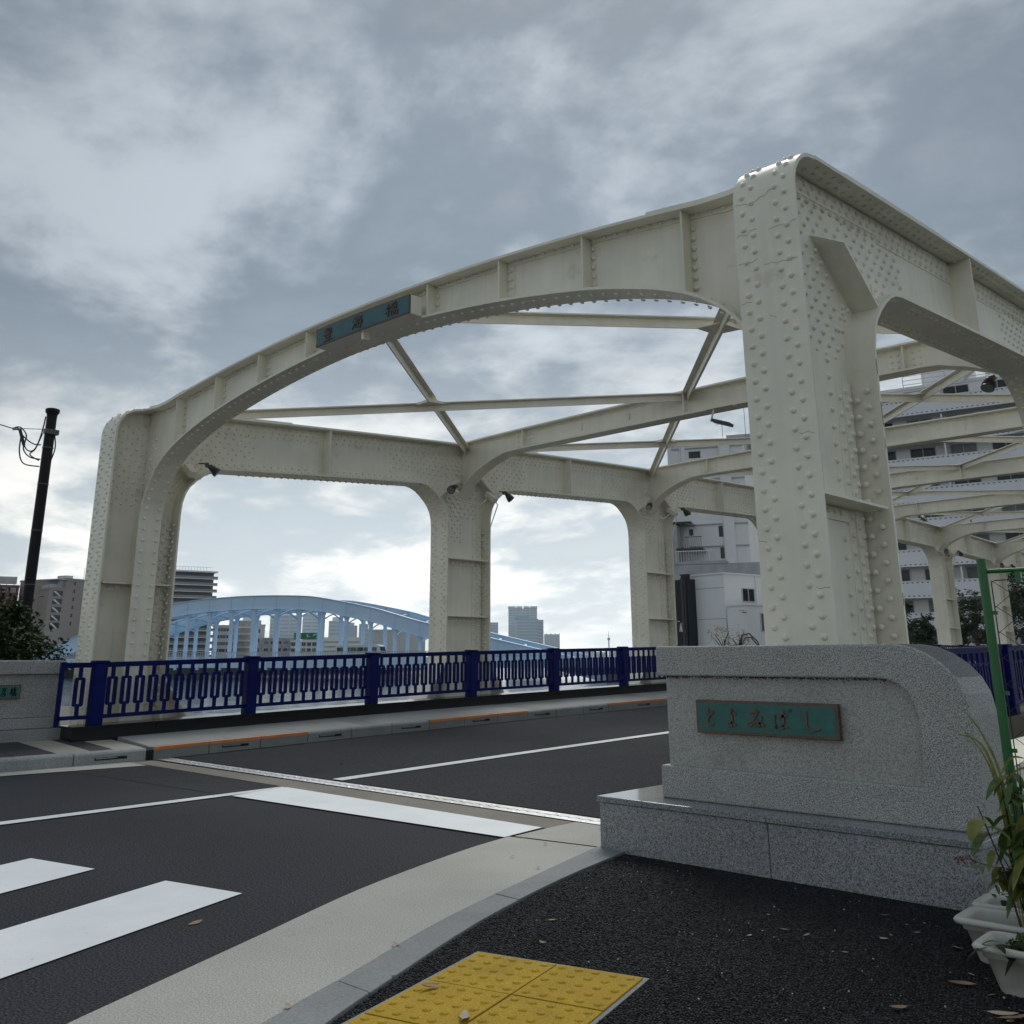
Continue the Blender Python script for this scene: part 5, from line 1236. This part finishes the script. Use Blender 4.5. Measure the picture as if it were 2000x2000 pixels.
for px0, px1, py, d, lbl, mt in ((524, 580, 1202, 900, 'broad hazy tower with fine floor lines behind the blue arch', mw_tower), (588, 623, 1200, 950, 'slim hazy tower with fine floor lines beside the broad one', mw_tower), (640, 669, 1213, 880, 'stepped hazy tower standing alone between two blue hangers', mw_tower), (674, 695, 1222, 1150, 'narrow blue glass tower far behind the warehouse', mw_towerd), (700, 716, 1219, 760, 'hazy tower edge with dark balconies beside the narrow glass tower', mw_tower), (460, 505, 1212, 820, 'distant tower peeping over the offices left of the broad one', mw_tower)):
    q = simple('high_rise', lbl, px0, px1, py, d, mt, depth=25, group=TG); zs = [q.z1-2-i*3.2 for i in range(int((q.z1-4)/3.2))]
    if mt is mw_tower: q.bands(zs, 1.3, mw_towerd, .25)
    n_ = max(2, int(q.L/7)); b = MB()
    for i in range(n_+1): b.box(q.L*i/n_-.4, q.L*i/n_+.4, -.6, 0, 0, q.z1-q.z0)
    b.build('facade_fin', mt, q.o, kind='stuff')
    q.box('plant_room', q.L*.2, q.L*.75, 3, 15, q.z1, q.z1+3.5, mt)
# towers seen through the open frame
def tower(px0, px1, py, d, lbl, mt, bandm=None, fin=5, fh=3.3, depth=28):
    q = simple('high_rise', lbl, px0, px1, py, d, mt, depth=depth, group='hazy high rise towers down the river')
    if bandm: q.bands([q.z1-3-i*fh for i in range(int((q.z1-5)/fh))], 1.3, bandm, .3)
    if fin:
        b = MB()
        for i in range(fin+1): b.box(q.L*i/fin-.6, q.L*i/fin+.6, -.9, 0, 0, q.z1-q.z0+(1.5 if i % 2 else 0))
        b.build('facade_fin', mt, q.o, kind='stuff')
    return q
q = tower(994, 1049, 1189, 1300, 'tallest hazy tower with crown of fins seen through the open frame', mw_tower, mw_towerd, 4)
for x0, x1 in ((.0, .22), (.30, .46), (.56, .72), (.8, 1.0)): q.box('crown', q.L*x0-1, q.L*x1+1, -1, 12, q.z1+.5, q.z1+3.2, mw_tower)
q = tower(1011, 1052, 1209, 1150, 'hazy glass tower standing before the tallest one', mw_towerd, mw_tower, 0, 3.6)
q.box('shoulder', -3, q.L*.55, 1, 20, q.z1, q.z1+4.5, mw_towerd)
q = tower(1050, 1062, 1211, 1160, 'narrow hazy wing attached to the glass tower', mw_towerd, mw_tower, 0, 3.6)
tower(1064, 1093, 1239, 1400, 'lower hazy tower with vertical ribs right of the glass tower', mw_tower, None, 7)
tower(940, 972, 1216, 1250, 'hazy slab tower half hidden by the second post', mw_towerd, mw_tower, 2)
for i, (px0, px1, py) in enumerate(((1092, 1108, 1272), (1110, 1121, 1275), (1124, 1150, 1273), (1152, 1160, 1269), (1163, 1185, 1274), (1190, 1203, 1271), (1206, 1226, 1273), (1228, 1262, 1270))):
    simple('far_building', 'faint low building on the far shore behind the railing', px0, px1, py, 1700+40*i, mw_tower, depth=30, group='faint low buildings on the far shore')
sp = at(1190, 1283, 1500); zt_ = zpy(1190, 1232, 1500)
o = empty('lattice_tower', (sp.x, sp.y, 0), 0, 'thin far radio tower with round gondola above the railing', 'tower')
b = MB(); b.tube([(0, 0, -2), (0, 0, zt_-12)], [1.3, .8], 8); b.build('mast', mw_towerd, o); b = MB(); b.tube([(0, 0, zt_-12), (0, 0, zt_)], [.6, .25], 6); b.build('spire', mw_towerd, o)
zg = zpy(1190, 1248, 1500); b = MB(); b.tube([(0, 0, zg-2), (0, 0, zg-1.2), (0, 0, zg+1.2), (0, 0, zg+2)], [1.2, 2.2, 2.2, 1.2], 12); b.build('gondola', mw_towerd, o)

# white complex across the canal
d = 112; A, B_ = face(1323, 1480, d, d-1); wc = Bld('white_building', 'tall bluish white building with pilasters and few windows beyond the bridge', A, B_, 18, -.4, zpy(1350, 868, d), mw_lav2)
kx = wc.L/(1480-1323)
for px, py, wd, ht in ((1380, 892, 1.35, .8), (1364, 1043, .5, .7), (1427, 1046, .75, 1.25), (1428, 1088, .75, 1.25), (1361, 1003, .5, .5), (1408, 945, .9, .5)):
    wc.wins([(px-1323)*kx], [zpy(px, py, d)-.2], wd, ht, frame=False)
for x0, x1, out in ((1432, 1453, .45), (1352, 1360, .2)): wc.box('pilaster', (x0-1323)*kx, (x1-1323)*kx, -out, 0, -.4, wc.z1, mw_lav2)
for y in (876, 938, 985, 1026, 1069, 1110, 1153, 1195): wc.box('ledge', .5, wc.L, -.18, 0, zpy(1400, y, d), zpy(1400, y, d)+.12, mw_grey)
for x in (1349, 1430): wc.box('drain_pipe', (x-1323)*kx, (x-1323)*kx+.09, -.35, -.2, 0, wc.z1, mw_white)
wc.box('roof_house', 3.5, 9, 3, 10, wc.z1, wc.z1+1.0, mw_cream); wc.box('roof_house', 6.6, 11, 4, 11, wc.z1+.5, wc.z1+1.6, mw_grey)
b = MB(); b.tube([(6.3, 3, wc.z1-wc.z0+1.1), (6.3, 3, wc.z1-wc.z0+3.3)], .03, 5); b.tube([(5.5, 3, wc.z1-wc.z0+2.7), (6.9, 3, wc.z1-wc.z0+3.1)], .03, 5); b.build('aerial', mw_dk, wc.o)
b = MB(); b.tube([(9.0, 3, wc.z1-wc.z0), (9.0, 3, wc.z1-wc.z0+7)], .03, 5); b.build('aerial', mw_dk, wc.o)
wc.box('stair_wing', -.6, 1.1, -3.0, .2, -.4, zpy(1318, 1025, d-3), mw_concr); wc.box('wing_roof', -.8, 2.8, -3.3, 0, zpy(1318, 1023, d-3), zpy(1318, 1023, d-3)+.15, mw_dk)
zl = zpy(1340, 1072, d-3)
b = MB()
for i in range(9): b.box(2.0+i*.22, 2.04+i*.22, -3.4, -3.36, zl-wc.z0, zl-wc.z0+1.25)
b.box(2.0, 3.9, -3.42, -3.34, zl-wc.z0+1.2, zl-wc.z0+1.27); b.build('balcony_rail', mw_dk, wc.o); wc.box('landing', 1.0, 4.0, -3.5, 0, zl-.25, zl, mw_dk)
zl2 = zpy(1340, 1099, d-3); b = MB()
for i in range(14): b.box(1.0+i*.28, 1.06+i*.28, -4.0, -3.96, zl2-wc.z0, zl2-wc.z0+1.15)
b.box(1.0, 5.0, -4.02, -3.94, zl2-wc.z0+1.1, zl2-wc.z0+1.18); b.build('balcony_rail', mw_white, wc.o); wc.box('landing', .6, 6.5, -4.1, 0, zl2-.3, zl2, mw_concr)
wc.box('lower_wing', .3, 10.0, -4.0, .2, -.4, zl2-.3, mw_concr)
b = MB(); b.prism([(-4.0, 0), (0, 0), (0, 2.6), (-1.2, 2.6)], 'x', 5.2, 10.2); b.build('lean_to_roof', mw_grey, wc.o, (0, 0, zl2-wc.z0-2.9))
wc.wins([5.1, 5.75], [zpy(1382, 1122, d-4)], .4, .5, frame=False)
d = 84; A, B_ = face(1353, 1423, d, d-2.5); ga = Bld('garage_building', 'low white panelled building beside the black sheet sign wall', A, B_, 14, -.4, zpy(1390, 1124, d), mw_white, parapet=.15)
for y in (1152, 1211): ga.box('panel_joint', 0, ga.L, -.012, 0, zpy(1390, y, d), zpy(1390, y, d)+.05, mw_grey)
ga.box('wall_joint', ga.L-.02, ga.L+.012, 4.0, 4.06, 0, ga.z1, mw_grey)
ga.wins([3.0], [zpy(1434, 1175, d)], 1.5, 1.0, side=True)
b = MB(); b.tube([(ga.L+.4, 7.5, zpy(1455, 1182, d)+.4), (ga.L+.4, 7.5, ga.z1+1.3), (ga.L+.4, 8.1, ga.z1+1.3)], .05, 5); b.tube([(ga.L+.4, 8.0, zpy(1455, 1182, d)+.4), (ga.L+.4, 8.0, ga.z1+1.2)], .05, 5)
for i in range(9): b.bar((ga.L+.4, 7.5, zpy(1455, 1182, d)+.7+i*.4), (ga.L+.4, 8.0, zpy(1455, 1182, d)+.7+i*.4), .04, .04)
b.build('ladder', bm('rust_red', (.16, .05, .035)), ga.o)
A, B_ = face(1426, 1463, d-4, d-5.5); gb2 = Bld('annex_building', 'smaller white annex with cables in front of the panelled building', A, B_, 12, -.4, zpy(1445, 1183, d-4), mw_white, parapet=.12)
gb2.wins([2.2, 4.6], [zpy(1480, 1232, d-4)], 1.3, 1.3, side=True)
b = MB(); b.tube([(1.2, -.1, 0), (1.2, -.12, 2.2), (1.6, -.12, 2.9), (2.4, -.12, 3.0), (3.2, -.12, 2.4), (3.6, -.12, 1.6)], .05, 6); b.tube([(1.5, -.1, 0), (1.5, -.12, 2.1), (1.9, -.12, 2.7), (2.6, -.12, 2.7), (3.3, -.12, 2.0)], .05, 6); b.build('wall_cable', mw_dk, gb2.o)
gb2.box('security_camera', 1.9, 2.3, -.5, -.35, zpy(1445, 1196, d-4), zpy(1445, 1196, d-4)+.12, mw_frame); gb2.box('camera_arm', 2.1, 2.16, -.4, 0, zpy(1445, 1199, d-4), zpy(1445, 1199, d-4)+.06, mw_dk)
A, B_ = face(1296, 1356, d+1, d-1); bk = Bld('black_sheet_building', 'black corrugated sheet building with tall white letters and pipes', A, B_, 8, -.4, zpy(1330, 1133, d), mw_slate, parapet=0)
kb = bk.L/60
b = MB()
for i in range(int(bk.L/.25)): b.box(i*.25, i*.25+.1, -.04, 0, .0, bk.z1-bk.z0)
b.build('corrugation', mw_slate, bk.o, kind='stuff')
bk.box('sheet_pier', (1343-1296)*kb, (1356-1296)*kb, -.35, 0, 0, zpy(1345, 1125, d), mw_slate); bk.box('cornice', (1343-1296)*kb, (1357-1296)*kb, -.5, 0, zpy(1345, 1126, d), zpy(1345, 1124, d)+.02, mw_slate)
for x in (1343.5, 1346, 1350): bk.box('down_pipe', (x-1296)*kb, (x-1296)*kb+.12, -.5, -.36, .5, zpy(1345, 1130, d), bm('pipe_black', (.03, .032, .038), .3) if x == 1343.5 else bpy.data.materials['pipe_black'])
for x in (1347, 1350): bk.box('wall_lamp', (x-1296)*kb-.1, (x-1296)*kb+.1, -.55, -.36, zpy(1345, 1240, d), zpy(1345, 1240, d)+.35, mw_dk)
bk.box('wall_lamp', (1322-1296)*kb-.1, (1322-1296)*kb+.1, -.25, 0, zpy(1322, 1156, d), zpy(1322, 1156, d)+.12, mw_frame)
GL['A'] = [[(.05, 0), (.5, 1.0)], [(.95, 0), (.5, 1.0)], [(.2, .33), (.8, .33)]]; GL['G'] = [[(.92, .82), (.75, .97), (.35, .98), (.1, .7), (.1, .3), (.35, .02), (.75, .03), (.92, .2)], [(.92, .2), (.92, .48)], [(.55, .48), (.92, .48)]]; GL['E'] = [[(.12, 0), (.12, 1)], [(.12, .97), (.9, .97)], [(.12, .5), (.8, .5)], [(.12, .03), (.9, .03)]]
for key, px in (('A', 1324.3), ('G', 1328.2), ('E', 1332.4)):
    b = MB(); glyph(b, key, ((px-1296)*kb+.40, -.045, zpy(1325, 1234, d)-bk.z0), (1, 0, 0), (0, 0, 1), (0, -1, 0), .155*kb*22, .72, .085, .02); b.build('letter', mw_letter, bk.o)
bk.box('letter', (1321-1296)*kb+.40, (1321-1296)*kb+.62, -.065, -.045, zpy(1325, 1214.5, d), zpy(1325, 1214.5, d)+.06, mw_letter)

# big balcony apartment house at the right
u_ = (at(-2000, 1290, 1) - Vector((0, 0, 1))); u_.z = 0; u_ = -u_.normalized()
A = at(1660, 1280, 104); B_ = A + u_*46
ap = Bld('balcony_apartments', 'large pale lavender apartment house with long tiled balconies beyond the bridge', A, B_, 14, -.4, zpy(1800, 745, 100), mw_lav2, parapet=.4)
FH = 2.98; zw0 = zpy(1775, 1198, 102)
fl0 = [zw0 - 1.0 + FH*i for i in range(-1, 8)]        # floor levels
m_dot = bm('tile_dot', (.17, .18, .22))
for i, z in enumerate(fl0):
    q = ap.box('balcony_wall', -.5, 46.5, -1.75, -1.6, z-.55, z+.95, mw_lav); ap.box('balcony_slab', -.5, 46.5, -1.6, 0, z-.30, z-.10, mw_white, q)
    ap.box('balcony_coping', -.52, 46.52, -1.80, -1.55, z+.95, z+1.02, mw_white, q); ap.box('balcony_drip', -.52, 46.52, -1.78, -1.58, z-.62, z-.55, mw_white, q)
    b = MB()
    for j in range(100):
        for zz in (z+.78, z-.48): b.box(j*.46, j*.46+.17, -1.765, -1.75, zz-ap.z0, zz-ap.z0+.10)
    b.build('tile_dots', m_dot, q, kind='stuff')
    # folded corner bays, every other width
    for x0 in (17.5, 33.5):
        b = MB(); b.prism([(x0, -1.75), (x0+2.6, -3.1), (x0+9.4, -3.1), (x0+9.4, -1.7), (x0, -1.6)], 'z', z-.55-ap.z0, z+.93-ap.z0); b.build('bay_wall', mw_lav, q)
    ap.wins([1.6+3.75*j for j in range(12)], [z+.95], 2.3, 1.25)
    for j in range(12): 
        if j % 2: ap.box('partition', .1+3.75*j, .24+3.75*j, -1.6, 0, z, z+2.2, mw_white, q)
    for j in range(0, 12, 3): ap.box('air_conditioner', 3.0+3.75*j, 3.8+3.75*j, -1.0, -.6, z, z+.75, mw_frame, q)
for x0, x1, h in ((9.5, 14, 3.0), (15.5, 24, 2.2)): ap.box('roof_house', x0, x1, 2, 9, ap.z1, ap.z1+h, mw_lav2)
for zz in (.3, .75, 1.2): ap.box('roof_rail', 8, 46, -.3, -.26, ap.z1+zz, ap.z1+zz+.05, mw_frame)
for j in range(20): ap.box('roof_rail_post', 8+j*2, 8.06+j*2, -.3, -.26, ap.z1, ap.z1+1.25, mw_frame)
b = MB(); b.bar((13.8, -.5, ap.z1-ap.z0), (16.8, -.5, ap.z1-ap.z0+2.4), .1, .25); b.bar((13.8, -.5, ap.z1-ap.z0+1), (16.8, -.5, ap.z1-ap.z0+3.4), .05, .05); b.build('roof_stair', mw_frame, ap.o)
# trees
def tree(name, label, pos, h, cr, n, lsz, mat, seed, group=None, base=-.4):
    o = empty(name, (pos.x, pos.y, base), 0, label, 'tree', group); rn = random.Random(seed)
    b = MB(); b.tube([(0, 0, -.2), (.1, 0, h*.35), (0, .1, h*.7)], [h*.035, h*.026, h*.012], 8); b.build('trunk', m_bark, o)
    for i in range(6):
        a = i*1.05+rn.random(); b = MB(); b.tube([(0, 0, h*(.3+.05*i)), (cr*.4*math.cos(a), cr*.4*math.sin(a), h*(.5+.05*i)), (cr*.8*math.cos(a), cr*.8*math.sin(a), h*(.62+.05*i))], [h*.014, h*.009, h*.003], 5); b.build('limb', m_bark, o)
    cs = []
    for i in range(9):
        a = rn.uniform(0, 6.28); rr_ = cr*rn.uniform(.1, .75); cs.append(((rr_*math.cos(a), rr_*math.sin(a), h*rn.uniform(.45, .88)), (cr*rn.uniform(.35, .55), cr*rn.uniform(.35, .55), h*rn.uniform(.12, .2))))
    foliage(cs, n, lsz, mat, 'crown', o, seed); return o
for i, (px, d, h, cr, lbl) in enumerate(((1808, 66, 4.9, 1.5, 'dark round tree before the apartment house left of the sixth post'), (1880, 68, 5.0, 1.6, 'dark leafy tree between the two last visible posts'), (1910, 74, 6.6, 1.9, 'taller dark tree with ragged crown reaching up behind the green post'), (1975, 66, 6.5, 2.4, 'broad dark tree behind the climbing net'), (2030, 64, 7.4, 2.6, 'dark tree at the far end of the bridge beside the net'), (1800, 78, 4.2, 1.8, 'dark low tree close to the apartment house ground floor'))):
    tree('street_tree', lbl, at(px, 1283, d), h*.88, cr*.9, 2400, .26, m_leaft, 31+i, 'dark trees before the apartment house')
tree('young_tree', 'thin young tree with sparse yellow brown leaves before the white annex', at(1415, 1283, 74), 3.6, 1.2, 330, .16, m_leafa, 51)
tree('young_tree', 'small yellow brown tree beside the wall cables of the white annex', at(1448, 1283, 72), 3.5, .95, 300, .16, m_leafa, 52)
# crows on the frames
def crow(pos, rz, lbl):
    mb = MB(); mb.tube([(-.30, 0, -.02), (-.20, 0, .02), (-.10, 0, .06), (.02, 0, .11), (.12, 0, .16), (.17, 0, .21), (.22, 0, .235), (.27, 0, .225), (.34, 0, .205)], [.02, .035, .065, .085, .075, .05, .052, .03, .006], 10)
    for s_ in (-1, 1): mb.tube([(.02, s_*.03, .08), (.03, s_*.03, -.02), (.06, s_*.03, -.05)], [.014, .008, .006], 5)
    o = mb.build('crow', m_black, None, pos, (0, 0, rz)); return tag(o, lbl, 'bird', 'crows perched on the bridge')
kx_ = FR[5]; 
crow((XL+.05, FR[5]-1.1, ztop(FR[5]-1.1)+.09), 2.2, 'black crow perched on the top chord before the sixth post')
crow((XL+1.1, FR[5], mids[5]+.03), .6, 'black crow perched on a cross frame near a white brace')
# ------------------------------------------------------------------ haze
m = bpy.data.materials.new('haze'); m.use_nodes = True; m.node_tree.nodes.clear(); t = m.node_tree
v = t.nodes.new('ShaderNodeVolumePrincipled'); v.inputs['Color'].default_value = (.78, .89, .98, 1); v.inputs['Density'].default_value = .00013; v.inputs['Anisotropy'].default_value = .2
ou = t.nodes.new('ShaderNodeOutputMaterial'); t.links.new(v.outputs[0], ou.inputs['Volume'])
b = MB(); b.box(-3300, 3300, -3300, 3300, -8, 130); o = b.build('haze', m, kind='stuff'); tag(o, 'pale bluish haze over the river and far towers', 'haze')
